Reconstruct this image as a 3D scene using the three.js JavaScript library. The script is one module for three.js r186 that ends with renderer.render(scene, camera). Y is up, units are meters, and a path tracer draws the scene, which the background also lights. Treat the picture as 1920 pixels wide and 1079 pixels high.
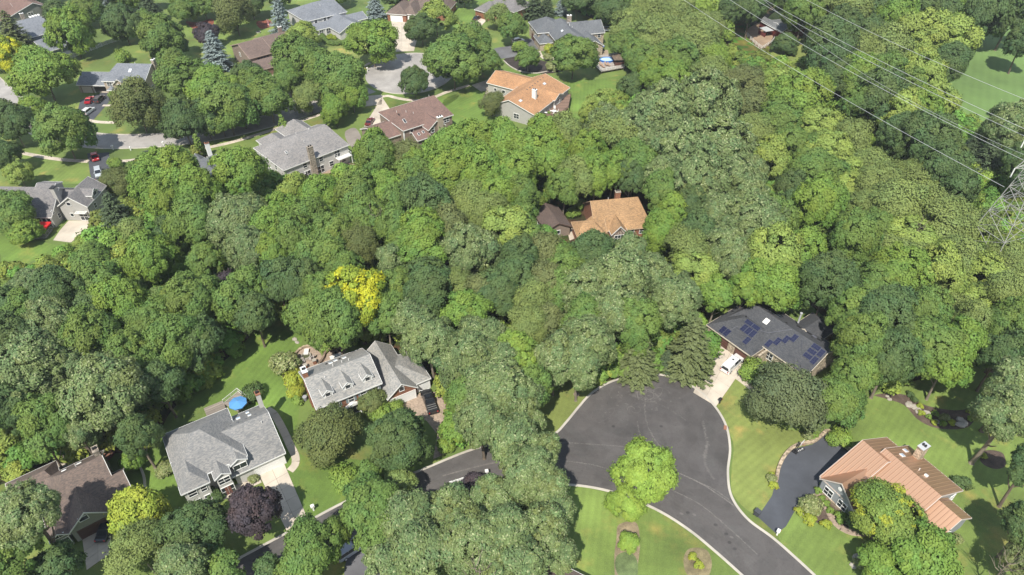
import * as THREE from 'three';
import { mergeGeometries } from 'three/addons/utils/BufferGeometryUtils.js';

// ---------- camera, sky, sun, exposure ----------
const scene = new THREE.Scene();
const CAM_H = 98, PITCH = 40 * Math.PI / 180, FOCAL = 1303;            // focal length in photograph pixels (1920 x 1079)
const camera = new THREE.PerspectiveCamera(2 * Math.atan(539.5 / FOCAL) * 180 / Math.PI, 1920 / 1079, 1, 4000);
camera.position.set(0, CAM_H, 0);
camera.rotation.set(-PITCH, 0, 0);
const SUN = new THREE.Vector3(-0.2, 1, 0.68).normalize();
const renderer = new THREE.WebGLRenderer({ antialias: true });
renderer.toneMapping = THREE.LinearToneMapping;
renderer.toneMappingExposure = 1.45;
renderer.shadowMap.enabled = true;
renderer.setSize(1024, 575);
const sun = new THREE.DirectionalLight(new THREE.Color(1, 0.945, 0.85), 4.4);
sun.position.copy(SUN).multiplyScalar(400).add(new THREE.Vector3(0, 0, -150));
sun.target.position.set(0, 0, -150);
sun.castShadow = true;
Object.assign(sun.shadow.camera, { left: -260, right: 260, top: 260, bottom: -260, near: 1, far: 900 });
sun.shadow.mapSize.set(4096, 4096);
scene.add(sun, sun.target);
{ // an even clear summer sky: deeper blue overhead, paler towards the horizon
  const W = 128, H = 64, d = new Float32Array(W * H * 4);
  for (let r = 0; r < H; r++) {
    const up = Math.max(0, Math.sin(((r + 0.5) / H - 0.5) * Math.PI)), k = Math.pow(1 - up, 2.2);
    const c = [0.27 + 0.34 * k, 0.35 + 0.29 * k, 0.48 + 0.19 * k];
    for (let i = 0; i < W; i++) { const o = (r * W + i) * 4; d[o] = c[0]; d[o + 1] = c[1]; d[o + 2] = c[2]; d[o + 3] = 1; }
  }
  const t = new THREE.DataTexture(d, W, H, THREE.RGBAFormat, THREE.FloatType);
  t.mapping = THREE.EquirectangularReflectionMapping; t.magFilter = t.minFilter = THREE.LinearFilter; t.needsUpdate = true;
  scene.background = t; scene.environment = t;
}

scene.fog = new THREE.FogExp2(new THREE.Color(0.80, 0.87, 0.95), 0.00014); // thin summer haze

// ---------- helpers ----------
function rng(seed) { let a = seed >>> 0; return () => { a = (a + 0x6D2B79F5) >>> 0; let t = a; t = Math.imul(t ^ (t >>> 15), t | 1); t ^= t + Math.imul(t ^ (t >>> 7), t | 61); return ((t ^ (t >>> 14)) >>> 0) / 4294967296; }; }
const V3 = (x, y, z) => new THREE.Vector3(x, y, z);
const cP = Math.cos(PITCH), sP = Math.sin(PITCH);
// where the line of sight through a pixel of the photograph meets the height h
function P(px, py, h = 0) {
  const dx = (px - 960) / FOCAL, dy = -(py - 539.5) / FOCAL;
  const y = dy * cP - sP, z = -cP - dy * sP, t = (h - CAM_H) / y;
  return V3(dx * t, h, z * t);
}
function depthAt(p) { return -(p.z * cP + (p.y - CAM_H) * sP); }   // distance along the lens axis
const taken = {};
function numbered(n) { taken[n] = (taken[n] || 0) + 1; return taken[n] === 1 ? n : n + '_' + String(taken[n] - 1).padStart(3, '0'); }
function tag(o, label, category, group) { o.userData.label = label; o.userData.category = category; if (group) o.userData.group = group; return o; }
function add(name, geo, mat, parent) {
  const m = new THREE.Mesh(geo, mat); m.castShadow = m.receiveShadow = true;
  m.name = parent ? name : numbered(name); (parent || scene).add(m); return m;
}
function thing(name, label, category, pos, turn = 0, group) {
  const g = new THREE.Group(); g.name = numbered(name); if (pos) g.position.copy(pos); g.rotation.y = turn; scene.add(g);
  return tag(g, label, category, group);
}
function ground(name, geo, mat) { const m = add(name, geo, mat); m.userData.kind = 'structure'; return m; }
function box(w, h, d, x = 0, y = 0, z = 0, ry = 0) { const g = new THREE.BoxGeometry(w, h, d); if (ry) g.rotateY(ry); g.translate(x, y, z); return uvBox(g); }
function uvBox(g) { // uv in metres from the dominant axis
  const p = g.attributes.position, n = g.attributes.normal, uv = new Float32Array(p.count * 2);
  for (let i = 0; i < p.count; i++) {
    const ax = Math.abs(n.getX(i)), ay = Math.abs(n.getY(i)), az = Math.abs(n.getZ(i));
    const a = ay > ax && ay > az ? [p.getX(i), p.getZ(i)] : ax > az ? [p.getZ(i), p.getY(i)] : [p.getX(i), p.getY(i)];
    uv[i * 2] = a[0]; uv[i * 2 + 1] = a[1];
  }
  g.setAttribute('uv', new THREE.BufferAttribute(uv, 2)); return g;
}
function cyl(r0, r1, h, x = 0, y = 0, z = 0, n = 10) { const g = new THREE.CylinderGeometry(r0, r1, h, n); g.translate(x, y + h / 2, z); return g; }
function merge(list) { return mergeGeometries(list.map(g => { const q = g.index ? g.toNonIndexed() : g; for (const k of Object.keys(q.attributes)) if (!['position', 'normal', 'uv'].includes(k)) q.deleteAttribute(k); return q; })); }
function bar(a, b, r, n = 5) { // a rod from a to b
  const d = b.clone().sub(a), g = new THREE.CylinderGeometry(r, r, d.length(), n, 1);
  g.translate(0, d.length() / 2, 0); g.applyQuaternion(new THREE.Quaternion().setFromUnitVectors(V3(0, 1, 0), d.normalize())); g.translate(a.x, a.y, a.z); return g;
}
// flat facets given as lists of points, with uv in metres
function facets(list) {
  const pos = [], nor = [], uv = [];
  for (const f of list) {
    const n = V3(0, 0, 0);
    for (let i = 0; i < f.length; i++) { const a = f[i], b = f[(i + 1) % f.length]; n.x += (a.y - b.y) * (a.z + b.z); n.y += (a.z - b.z) * (a.x + b.x); n.z += (a.x - b.x) * (a.y + b.y); }
    n.normalize();
    let u = V3(0, 1, 0).cross(n); if (u.length() < 0.01) u = V3(1, 0, 0); u.normalize(); const v = n.clone().cross(u);
    for (let i = 1; i < f.length - 1; i++) for (const p of [f[0], f[i], f[i + 1]]) { pos.push(p.x, p.y, p.z); nor.push(n.x, n.y, n.z); uv.push(p.dot(u), p.dot(v)); }
  }
  const g = new THREE.BufferGeometry();
  g.setAttribute('position', new THREE.Float32BufferAttribute(pos, 3)); g.setAttribute('normal', new THREE.Float32BufferAttribute(nor, 3)); g.setAttribute('uv', new THREE.Float32BufferAttribute(uv, 2));
  return g;
}
// a level sheet through ground points [x, z]; smooth: a soft closed curve through them
function smoothLoop(pts, n = 8) { const c = new THREE.CatmullRomCurve3(pts, true, 'centripetal'); return c.getPoints(pts.length * n).slice(0, -1); }
function sheetGeo(pts, y, turn = 0) {
  const s = new THREE.Shape(pts.map(p => new THREE.Vector2(p.x, -p.z))), g = new THREE.ShapeGeometry(s);
  g.rotateX(-Math.PI / 2); g.translate(0, y, 0);
  const p = g.attributes.position, uv = g.attributes.uv, c = Math.cos(turn), q = Math.sin(turn);
  for (let i = 0; i < p.count; i++) uv.setXY(i, p.getX(i) * c + p.getZ(i) * q, -p.getX(i) * q + p.getZ(i) * c);
  return g;
}
const px2 = list => list.map(([x, y]) => P(x, y, 0));
function sheet(name, pix, y, mat, smooth = true, turn = 0) { let p = px2(pix); if (smooth) p = smoothLoop(p); return ground(name, sheetGeo(p, y, turn), mat); }
function inside(poly, x, z) { let r = false; for (let i = 0, j = poly.length - 1; i < poly.length; j = i++) { const a = poly[i], b = poly[j]; if ((a.z > z) !== (b.z > z) && x < (b.x - a.x) * (z - a.z) / (b.z - a.z) + a.x) r = !r; } return r; }
// a ribbon of rectangular section along a line of ground points
function ribbonGeo(pts, width, y0, y1) {
  const L = [], R = [], s = [0];
  for (let i = 0; i < pts.length; i++) {
    const a = pts[Math.max(0, i - 1)], b = pts[Math.min(pts.length - 1, i + 1)], d = b.clone().sub(a).setY(0).normalize(), n = V3(-d.z, 0, d.x).multiplyScalar(width / 2);
    L.push(pts[i].clone().add(n)); R.push(pts[i].clone().sub(n));
  }
  const f = [], at = (p, y) => V3(p.x, y, p.z), b = Math.min(0.04, width / 6);
  const lerp = (p, q, t) => p.clone().lerp(q, t);
  for (let i = 0; i + 1 < pts.length; i++) {
    const k = b / width, l0 = lerp(L[i], R[i], k), l1 = lerp(L[i + 1], R[i + 1], k), r0 = lerp(R[i], L[i], k), r1 = lerp(R[i + 1], L[i + 1], k);
    f.push([at(l0, y1), at(l1, y1), at(r1, y1), at(r0, y1)].reverse());
    f.push([at(L[i], y0), at(L[i + 1], y0), at(L[i + 1], y1 - b), at(L[i], y1 - b)].reverse(), [at(L[i], y1 - b), at(L[i + 1], y1 - b), at(l1, y1), at(l0, y1)].reverse());
    f.push([at(R[i], y0), at(R[i + 1], y0), at(R[i + 1], y1 - b), at(R[i], y1 - b)], [at(R[i], y1 - b), at(R[i + 1], y1 - b), at(r1, y1), at(r0, y1)]);
  }
  const g = facets(f), p = g.attributes.position, uv = g.attributes.uv;
  for (let i = 0; i < p.count; i++) uv.setXY(i, p.getX(i), p.getZ(i) + p.getY(i));
  return g;
}
function curve(pix, n = 8) { const p = px2(pix); return new THREE.CatmullRomCurve3(p, false, 'centripetal').getPoints((p.length - 1) * n); }

// ---------- textures: colour, grain and wear ----------
function tileNoise(seed, n) { const r = rng(seed), a = new Float32Array(n * n).map(() => r()); return (x, y) => { const i = Math.floor(x), j = Math.floor(y); let u = x - i, v = y - j; u = u * u * (3 - 2 * u); v = v * v * (3 - 2 * v); const g = (p, q) => a[((q % n + n) % n) * n + ((p % n + n) % n)]; return (g(i, j) * (1 - u) + g(i + 1, j) * u) * (1 - v) + (g(i, j + 1) * (1 - u) + g(i + 1, j + 1) * u) * v; }; }
function tex(size, metres, fn, srgb = true) {
  const d = new Uint8Array(size * size * 4);
  for (let y = 0; y < size; y++) for (let x = 0; x < size; x++) { const c = fn(x / size, y / size), o = (y * size + x) * 4; for (let k = 0; k < 3; k++) d[o + k] = Math.max(0, Math.min(255, c[k] * 255)); d[o + 3] = 255; }
  const t = new THREE.DataTexture(d, size, size); t.wrapS = t.wrapT = THREE.RepeatWrapping; t.magFilter = THREE.LinearFilter; t.minFilter = THREE.LinearMipmapLinearFilter; t.generateMipmaps = true;
  if (srgb) t.colorSpace = THREE.SRGBColorSpace; t.repeat.set(1 / metres[0], 1 / metres[1]); t.needsUpdate = true; return t;
}
function fbm(seed, base, oct) { const ns = []; for (let i = 0; i < oct; i++) ns.push(tileNoise(seed + i * 7, base << i)); return (u, v) => { let s = 0, w = 0, a = 1; for (let i = 0; i < oct; i++) { s += a * ns[i](u * (base << i), v * (base << i)); w += a; a *= 0.62; } return s / w; }; }
const fine = (() => { const r = rng(5), n = 1024, a = new Float32Array(n * n).map(() => r()); return (u, v) => a[((v * n) & 1023) * n + ((u * n) & 1023)]; })();
const T = {};
{
  const a = fbm(11, 4, 7), b = fbm(31, 2, 4), c = fbm(47, 7, 5);
  T.grass = tex(1024, [46, 46], (u, v) => { const g = a(u, v), p = b(u, v), q = c(u, v), f = fine(u, v); const dry = Math.max(0, q - 0.56) * 2.4, k = 0.70 + 0.34 * (g - 0.5) + 0.20 * (p - 0.5) + 0.13 * (f - 0.5); return [k * (0.98 + 0.55 * dry + 0.10 * (p - 0.5)), k * (1 + 0.16 * dry), k * (0.97 + 0.25 * dry)]; });
  T.mown = tex(1024, [36, 36], (u, v) => { const g = a(u, v), p = b(v, u), q = c(v, u), f = fine(v, u); const dry = Math.max(0, q - 0.54) * 2.0, s1 = Math.sin((u + 0.003 * g) * Math.PI * 2 * 30), s2 = Math.sin((v + 0.003 * g) * Math.PI * 2 * 33); const k = 0.70 + 0.36 * (g - 0.5) + 0.18 * (p - 0.5) + 0.20 * (f - 0.5) + (0.032 * p - 0.004) * Math.tanh(1.5 * s1) + 0.005 * s2; return [k * (0.98 + 0.6 * dry), k * (1 + 0.16 * dry), k * (0.97 + 0.3 * dry)]; });
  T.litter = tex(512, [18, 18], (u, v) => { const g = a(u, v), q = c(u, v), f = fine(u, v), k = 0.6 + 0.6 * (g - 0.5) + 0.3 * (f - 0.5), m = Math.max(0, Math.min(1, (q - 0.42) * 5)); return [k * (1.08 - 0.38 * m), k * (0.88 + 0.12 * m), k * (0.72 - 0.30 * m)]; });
  T.mulch = tex(512, [6, 6], (u, v) => { const k = 0.62 + 0.5 * (a(u, v) - 0.5) + 0.45 * (fine(u, v) - 0.5); return [k, k * 0.97, k * 0.95]; });
  T.speck = tex(1024, [14, 14], (u, v) => { const k = 0.72 + 0.22 * (a(u, v) - 0.5) + 0.14 * (b(u, v) - 0.5) + 0.12 * (fine(u, v) - 0.5); return [k, k, k]; });
  T.concrete = tex(1024, [13, 13], (u, v) => { const q = c(u, v), k = 0.78 + 0.20 * (a(u, v) - 0.5) + 0.10 * (b(u, v) - 0.5) + 0.06 * (fine(u, v) - 0.5) - 0.25 * Math.max(0, q - 0.62); return [k, k * 0.99, k * 0.97]; });
  const sr = rng(77), sh = new Float32Array(64 * 40).map(() => sr());
  T.shingle = tex(1024, [11, 11], (u, v) => { const row = Math.floor(v * 80), col = Math.floor(u * 36 + (row % 2) * 0.5 + 0.27 * (row % 3)), h = sh[((row * 37 + col * 11) % 2560 + 2560) % 2560], edge = (v * 80) % 1 < 0.14 ? 0.1 : 0; const k = 0.74 + 0.16 * (h - 0.5) + 0.12 * (a(u, v) - 0.5) + 0.10 * (b(u, v) - 0.5) + 0.08 * (fine(u, v) - 0.5) - edge * 0.5; return [k * (1 + 0.03 * (h - 0.5)), k, k * (1 - 0.04 * (h - 0.5))]; });
  T.siding = tex(256, [2.4, 2.4], (u, v) => { const s = (v * 16) % 1, k = 0.82 + 0.05 * (fine(u, v) - 0.5) + 0.08 * (a(u, v) - 0.5) - (s < 0.14 ? 0.16 : 0); return [k, k, k]; });
  T.brick = tex(512, [2.4, 2.4], (u, v) => { const row = Math.floor(v * 32), cu = u * 10 + (row % 2) * 0.5, col = Math.floor(cu), j = (v * 32) % 1 < 0.16 || cu % 1 < 0.06, h = sh[((row * 31 + col * 17) % 2560 + 2560) % 2560], k = 0.72 + 0.3 * (h - 0.5) + 0.1 * (fine(u, v) - 0.5); return j ? [0.86, 0.90, 0.92] : [k, k * (0.94 + 0.1 * h), k * 0.95]; });
  T.stone = tex(512, [4, 4], (u, v) => { const row = Math.floor(v * 20), cu = u * 9 + 0.37 * (row % 3), col = Math.floor(cu), h = sh[((row * 29 + col * 13) % 2560 + 2560) % 2560], j = (v * 20) % 1 < 0.12 || cu % 1 < 0.06, k = 0.74 + 0.34 * (h - 0.5) + 0.1 * (fine(u, v) - 0.5) - (j ? 0.16 : 0); return [k * 1.02, k, k * 0.96]; });
  T.paver = tex(512, [5, 5], (u, v) => { const row = Math.floor(v * 24), cu = u * 16 + (row % 2) * 0.5, col = Math.floor(cu), h = sh[((row * 23 + col * 19) % 2560 + 2560) % 2560], j = (v * 24) % 1 < 0.1 || cu % 1 < 0.07, k = 0.76 + 0.13 * (h - 0.5) + 0.10 * (a(u, v) - 0.5) - (j ? 0.05 : 0); return [k, k * 0.98, k * 0.96]; });
  T.boards = tex(512, [4.2, 4.2], (u, v) => { const row = Math.floor(v * 30), h = sh[(row * 41) % 2560], k = 0.74 + 0.24 * (h - 0.5) + 0.16 * (a(u * 0.25, v * 3) - 0.5) - ((v * 30) % 1 < 0.12 ? 0.2 : 0); return [k, k, k]; });
  T.bark = tex(256, [2, 3], (u, v) => { const k = 0.68 + 0.6 * (a(u * 3 % 1, v * 0.7 % 1) - 0.5) + 0.2 * (fine(u, v) - 0.5); return [k, k * 0.97, k * 0.93]; });
  T.field = tex(1024, [60, 60], (u, v) => { const g = a(u, v), s = Math.sin((u + 0.012 * g) * Math.PI * 2 * 24), k = 0.72 + 0.2 * (g - 0.5) + 0.22 * (b(u, v) - 0.5) + 0.012 * s + 0.08 * (fine(u, v) - 0.5); return [k, k, k]; });
}
const lin = (r, g, b) => new THREE.Color().setRGB(r, g, b);
function mat(c, o = {}) { return new THREE.MeshStandardMaterial({ color: Array.isArray(c) ? lin(...c) : c, roughness: 0.9, metalness: 0, ...o }); }
const M = {
  grass: mat([0.26, 0.365, 0.086], { map: T.grass }),
  lawn: mat([0.310, 0.425, 0.098], { map: T.mown }),
  lawnDry: mat([0.39, 0.455, 0.12], { map: T.mown }),
  lawnLush: mat([0.255, 0.395, 0.074], { map: T.mown }),
  field: mat([0.265, 0.44, 0.12], { map: T.field }),
  scrub: mat([0.30, 0.42, 0.11], { map: T.litter }),
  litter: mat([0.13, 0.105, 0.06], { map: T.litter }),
  mulch: mat([0.27, 0.205, 0.165], { map: T.mulch }),
  redMulch: mat([0.62, 0.20, 0.12], { map: T.mulch }),
  dirt: mat([0.60, 0.43, 0.29], { map: T.speck }),
  tarNew: mat([0.135, 0.13, 0.13], { map: T.speck, roughness: 0.85 }),
  tarSeal: mat([0.135, 0.145, 0.17], { map: T.speck, roughness: 0.8 }),
  street: mat([0.66, 0.62, 0.58], { map: T.speck }),
  kerb: mat([0.78, 0.74, 0.67], { map: T.concrete }),
  concrete: [0.92, 0.86, 0.97].map(k => mat([0.95 * k, 0.85 * k, 0.73 * k], { map: T.concrete })),
  paver: mat([0.62, 0.50, 0.40], { map: T.paver }),
  stoneWall: mat([0.70, 0.58, 0.45], { map: T.stone }),
  white: mat([0.78, 0.78, 0.76], { roughness: 0.6 }),
  trim: mat([0.74, 0.73, 0.70], { roughness: 0.6 }),
  pane: mat([0.03, 0.036, 0.042], { roughness: 0.12 }),
  bark: mat([0.30, 0.25, 0.20], { map: T.bark }), barkPale: mat([0.45, 0.40, 0.34], { map: T.bark }),
  black: mat([0.02, 0.02, 0.022], { roughness: 0.5 }), rubber: mat([0.025, 0.025, 0.025], { roughness: 0.8 }),
  steel: mat([0.62, 0.63, 0.63], { roughness: 0.5, metalness: 0.35 }), galv: mat([0.38, 0.38, 0.36], { roughness: 0.6, metalness: 0.2 }),
  deck: mat([0.42, 0.27, 0.20], { map: T.boards }), deckGrey: mat([0.50, 0.43, 0.36], { map: T.boards }),
  rock: mat([0.74, 0.68, 0.58], { map: T.speck }), skylight: mat([0.55, 0.62, 0.70], { roughness: 0.1 }),
};

// ---------- the setting: ground, lawns, roads, drives ----------
{
  const g = new THREE.PlaneGeometry(2600, 2600, 1, 1); g.rotateX(-Math.PI / 2); g.translate(0, 0, -700);
  const p = g.attributes.position, uv = g.attributes.uv; for (let i = 0; i < p.count; i++) uv.setXY(i, p.getX(i), p.getZ(i));
  ground('ground', g, M.grass);
}
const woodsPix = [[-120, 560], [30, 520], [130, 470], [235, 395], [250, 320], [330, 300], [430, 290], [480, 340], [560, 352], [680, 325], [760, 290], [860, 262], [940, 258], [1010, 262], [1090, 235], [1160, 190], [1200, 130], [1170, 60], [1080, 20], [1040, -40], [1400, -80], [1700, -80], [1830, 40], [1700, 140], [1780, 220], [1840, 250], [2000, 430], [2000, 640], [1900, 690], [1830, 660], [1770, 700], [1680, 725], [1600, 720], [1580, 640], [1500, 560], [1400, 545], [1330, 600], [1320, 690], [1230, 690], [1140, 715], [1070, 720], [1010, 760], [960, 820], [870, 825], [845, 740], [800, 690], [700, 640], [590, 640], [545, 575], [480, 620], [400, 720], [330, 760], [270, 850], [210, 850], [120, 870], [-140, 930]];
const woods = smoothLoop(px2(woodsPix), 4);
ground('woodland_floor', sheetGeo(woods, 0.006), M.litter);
sheet('scrub_corridor', [[1290, 20], [1400, 100], [1440, 140], [1540, 190], [1590, 240], [1680, 300], [1760, 370], [1850, 420], [1960, 470], [1960, 400], [1850, 340], [1790, 310], [1690, 245], [1600, 190], [1540, 150], [1450, 95], [1400, 40], [1340, -20]], 0.014, M.scrub);
sheet('field', [[1795, 55], [1760, 100], [1780, 160], [1740, 200], [1760, 250], [1800, 265], [1850, 255], [1980, 290], [2050, 240], [2050, 60], [1900, 50]], 0.014, M.field, true, 0.5);
sheet('mown_clearing', [[1785, 318], [1830, 290], [1900, 285], [1930, 330], [1890, 350], [1820, 352]], 0.018, M.field);
sheet('lawn', [[540, 580], [568, 632], [540, 700], [560, 760], [560, 850], [650, 860], [720, 870], [780, 880], [650, 936], [580, 972], [520, 860], [470, 780], [420, 760], [330, 770], [300, 800], [370, 720], [440, 660], [495, 605]], 0.014, M.lawnLush, true, 0.35);
sheet('lawn', [[300, 820], [262, 880], [270, 930], [310, 950], [400, 940], [440, 900], [345, 920]], 0.014, M.lawnLush, true, 0.4);
sheet('lawn', [[1048, 912], [1085, 960], [1065, 1050], [1090, 1120], [1430, 1120], [1345, 1042], [1235, 960], [1160, 930]], 0.014, M.lawn, true, 0.2);
sheet('lawn', [[1345, 768], [1385, 700], [1425, 735], [1460, 800], [1520, 815], [1470, 870], [1450, 930], [1418, 965], [1376, 930], [1372, 880], [1375, 830]], 0.014, M.lawnDry, true, 0.9);
sheet('lawn', [[1040, 812], [1015, 790], [1010, 720], [1050, 690], [1100, 710], [1112, 735], [1080, 770]], 0.014, M.lawnDry, true, 0.3);
sheet('lawn', [[1590, 800], [1640, 740], [1700, 720], [1790, 690], [1860, 660], [2000, 700], [2050, 900], [2050, 1130], [1620, 1140], [1540, 1090], [1460, 1008], [1500, 950], [1560, 900]], 0.014, M.lawn, true, 0.75);
sheet('lawn', [[950, 128], [1010, 138], [1100, 150], [1190, 140], [1190, 165], [1120, 195], [1075, 235], [1000, 215], [930, 175], [925, 140]], 0.014, M.lawnLush, true, 0.1);
sheet('lawn', [[835, 185], [905, 170], [925, 200], [930, 245], [870, 245], [845, 235]], 0.014, M.lawnLush, true, 0.7);
sheet('lawn', [[735, 172], [790, 180], [860, 178], [800, 215], [742, 212], [715, 185]], 0.014, M.lawnLush, true, 0.7);
sheet('lawn', [[0, 500], [0, 440], [60, 450], [140, 460], [190, 420], [205, 445], [170, 470], [60, 490], [20, 530], [-40, 560]], 0.014, M.lawnLush, true, 0.3);
sheet('lawn', [[30, 300], [110, 303], [165, 308], [170, 340], [120, 345], [60, 335], [10, 330]], 0.014, M.lawn, true, 0.1);
sheet('lawn', [[640, 85], [690, 80], [700, 125], [665, 130], [610, 110], [610, 90]], 0.014, M.lawnDry, true, 0.2);
sheet('lawn', [[920, 0], [870, 0], [845, 60], [865, 60], [890, 35], [880, 15]], 0.014, M.lawnLush, true, 0.2);
sheet('lawn', [[320, 55], [420, 40], [560, 30], [545, 80], [470, 70], [430, 110], [350, 120]], 0.014, M.lawn, true, 0.5);

// the new asphalt street with its round end
const northKerb = curve([[380, 1085], [470, 1036], [560, 988], [655, 938], [790, 882], [905, 838], [1000, 826], [1040, 814], [1062, 792], [1085, 764], [1108, 739], [1140, 719], [1180, 706], [1215, 701], [1255, 707], [1300, 726], [1335, 756], [1360, 795], [1369, 840], [1365, 888], [1372, 932], [1400, 972], [1450, 1010], [1500, 1054], [1560, 1110]]);
const southKerb = curve([[520, 1110], [600, 1056], [690, 1005], [780, 962], [900, 924], [980, 909], [1050, 909], [1105, 914], [1160, 927], [1232, 957], [1290, 993], [1345, 1038], [1400, 1087], [1450, 1130]]);
{
  const pts = [...northKerb, ...southKerb.slice().reverse()], g = sheetGeo(pts, 0.022), p = g.attributes.position, uv = g.attributes.uv;
  // wear of its own: tyre scuffs, seams of the paver, patches, drawn at their place on the street
  const x0 = -60, x1 = 68, z0 = -104, z1 = -36, c = document.createElement('canvas'); c.width = 2048; c.height = 1088; const q = c.getContext('2d');
  const X = v => (v.x - x0) / (x1 - x0) * c.width, Y = v => (v.z - z0) / (z1 - z0) * c.height, r = rng(91);
  q.fillStyle = '#a9a6a5'; q.fillRect(0, 0, c.width, c.height);
  for (let i = 0; i < 5200; i++) { const w = 4 + r() * 60, k = r() < 0.5 ? 255 : 60; q.fillStyle = `rgba(${k},${k},${k},${0.016 + 0.04 * r()})`; q.beginPath(); q.ellipse(r() * 2048, r() * 1088, w, w * (0.2 + 0.5 * r()), r() * 3.1, 0, 7); q.fill(); }
  for (let i = 0; i < 60000; i++) { const k = r() < 0.55 ? 250 : 30; q.fillStyle = `rgba(${k},${k},${k},${0.05 + 0.10 * r()})`; q.fillRect(r() * 2048, r() * 1088, 1 + r() * 1.6, 1 + r() * 1.6); }
  const stroke = (pix, w, a, wob = 0) => { const pt = new THREE.CatmullRomCurve3(px2(pix), false, 'centripetal').getPoints(60); for (let i = 0; i < 60; i++) { q.strokeStyle = `rgba(232,228,222,${2.4 * a * (0.35 + 0.9 * r())})`; q.lineWidth = w * (0.6 + 0.8 * r()); q.beginPath(); q.moveTo(X(pt[i]) + wob * (r() - 0.5), Y(pt[i]) + wob * (r() - 0.5)); q.lineTo(X(pt[i + 1]) + wob * (r() - 0.5), Y(pt[i + 1]) + wob * (r() - 0.5)); q.stroke(); } };
  stroke([[830, 893], [870, 882], [910, 872], [960, 862]], 3.4, 0.42);
  stroke([[1040, 830], [1100, 833], [1170, 838]], 2.2, 0.26, 2); stroke([[1060, 865], [1110, 872], [1155, 885]], 2.4, 0.30, 2);
  stroke([[1255, 880], [1310, 905], [1350, 930], [1378, 950]], 3, 0.55, 2); stroke([[1250, 915], [1310, 945], [1360, 985], [1420, 1040]], 2.2, 0.34, 2); stroke([[1300, 900], [1345, 922], [1372, 942]], 3, 0.3, 3);
  stroke([[1212, 730], [1210, 780], [1225, 820], [1250, 850]], 2.6, 0.26, 5); stroke([[1195, 790], [1200, 815], [1215, 845]], 2, 0.2, 5);
  stroke([[1318, 790], [1325, 830], [1320, 860]], 4, 0.16, 8); stroke([[1330, 830], [1322, 870], [1340, 900]], 5, 0.10, 8); stroke([[1180, 740], [1240, 760], [1290, 790]], 2, 0.14, 7);
  for (const [cx, cy, rr, n, a] of [[1188, 768, 17, 5, 0.2], [1212, 738, 22, 9, 0.22], [1235, 735, 16, 5, 0.16], [1290, 770, 26, 3, 0.08], [1130, 780, 24, 3, 0.08]]) for (let i = 0; i < n; i++) { const o = P(cx + (r() - 0.5) * 12, cy + (r() - 0.5) * 8, 0); q.strokeStyle = `rgba(235,230,225,${2.6 * a * r() + 0.06})`; q.lineWidth = 1 + 2.4 * r(); q.beginPath(); const s0 = r() * 7; q.ellipse(X(o), Y(o), rr * 1.2 * (0.4 + r()), rr * 1.1 * (0.3 + r()), r() * 3, s0, s0 + 1 + 3 * r()); q.stroke(); }
  for (let i = 0; i < 90; i++) { const o = P(1195 + (r() + r() - 1) * 90, 745 + (r() + r() - 1) * 45, 0); q.fillStyle = `rgba(240,236,230,${0.08 + 0.32 * r()})`; q.beginPath(); q.ellipse(X(o), Y(o), 1 + 5 * r(), 1 + 2.5 * r(), r() * 3, 0, 7); q.fill(); }
  for (const [cx, cy] of [[1362, 1002], [1368, 1018], [1290, 962], [1378, 1030], [1342, 985], [1150, 800], [1240, 800]]) { const o = P(cx, cy, 0); q.fillStyle = 'rgba(25,25,28,0.28)'; q.beginPath(); q.ellipse(X(o), Y(o), 5, 4, 0, 0, 7); q.fill(); }
  for (const [cx, cy] of [[1278, 964], [1302, 966], [1372, 1008], [1152, 893]]) { const o = P(cx, cy, 0); q.fillStyle = 'rgba(235,230,225,0.55)'; q.beginPath(); q.ellipse(X(o), Y(o), 5, 3, 0.5, 0, 7); q.fill(); }
  for (let k = 0; k < 26; k++) stroke([[500 + k * 3, 1040 - k * 3], [700, 950 + k * 2.2], [900, 862 + k * 1.6], [1050, 838 + k * 2.4], [1180, 860 + k * 3.0], [1300, 930 + k * 3], [1420, 1040 + k * 3]], 5, 0.028, 5);
  const t = new THREE.CanvasTexture(c); t.colorSpace = THREE.SRGBColorSpace; t.magFilter = THREE.LinearFilter; t.flipY = true;
  for (let i = 0; i < p.count; i++) uv.setXY(i, (p.getX(i) - x0) / (x1 - x0), 1 - (p.getZ(i) - z0) / (z1 - z0));
  ground('street', g, mat([0.215, 0.205, 0.20], { map: t, roughness: 0.85 }));
}
for (const [n, k] of [['kerb', northKerb], ['kerb', southKerb]]) {
  ground(n, ribbonGeo(k, 0.42, 0, 0.13), M.kerb);
}
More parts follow.
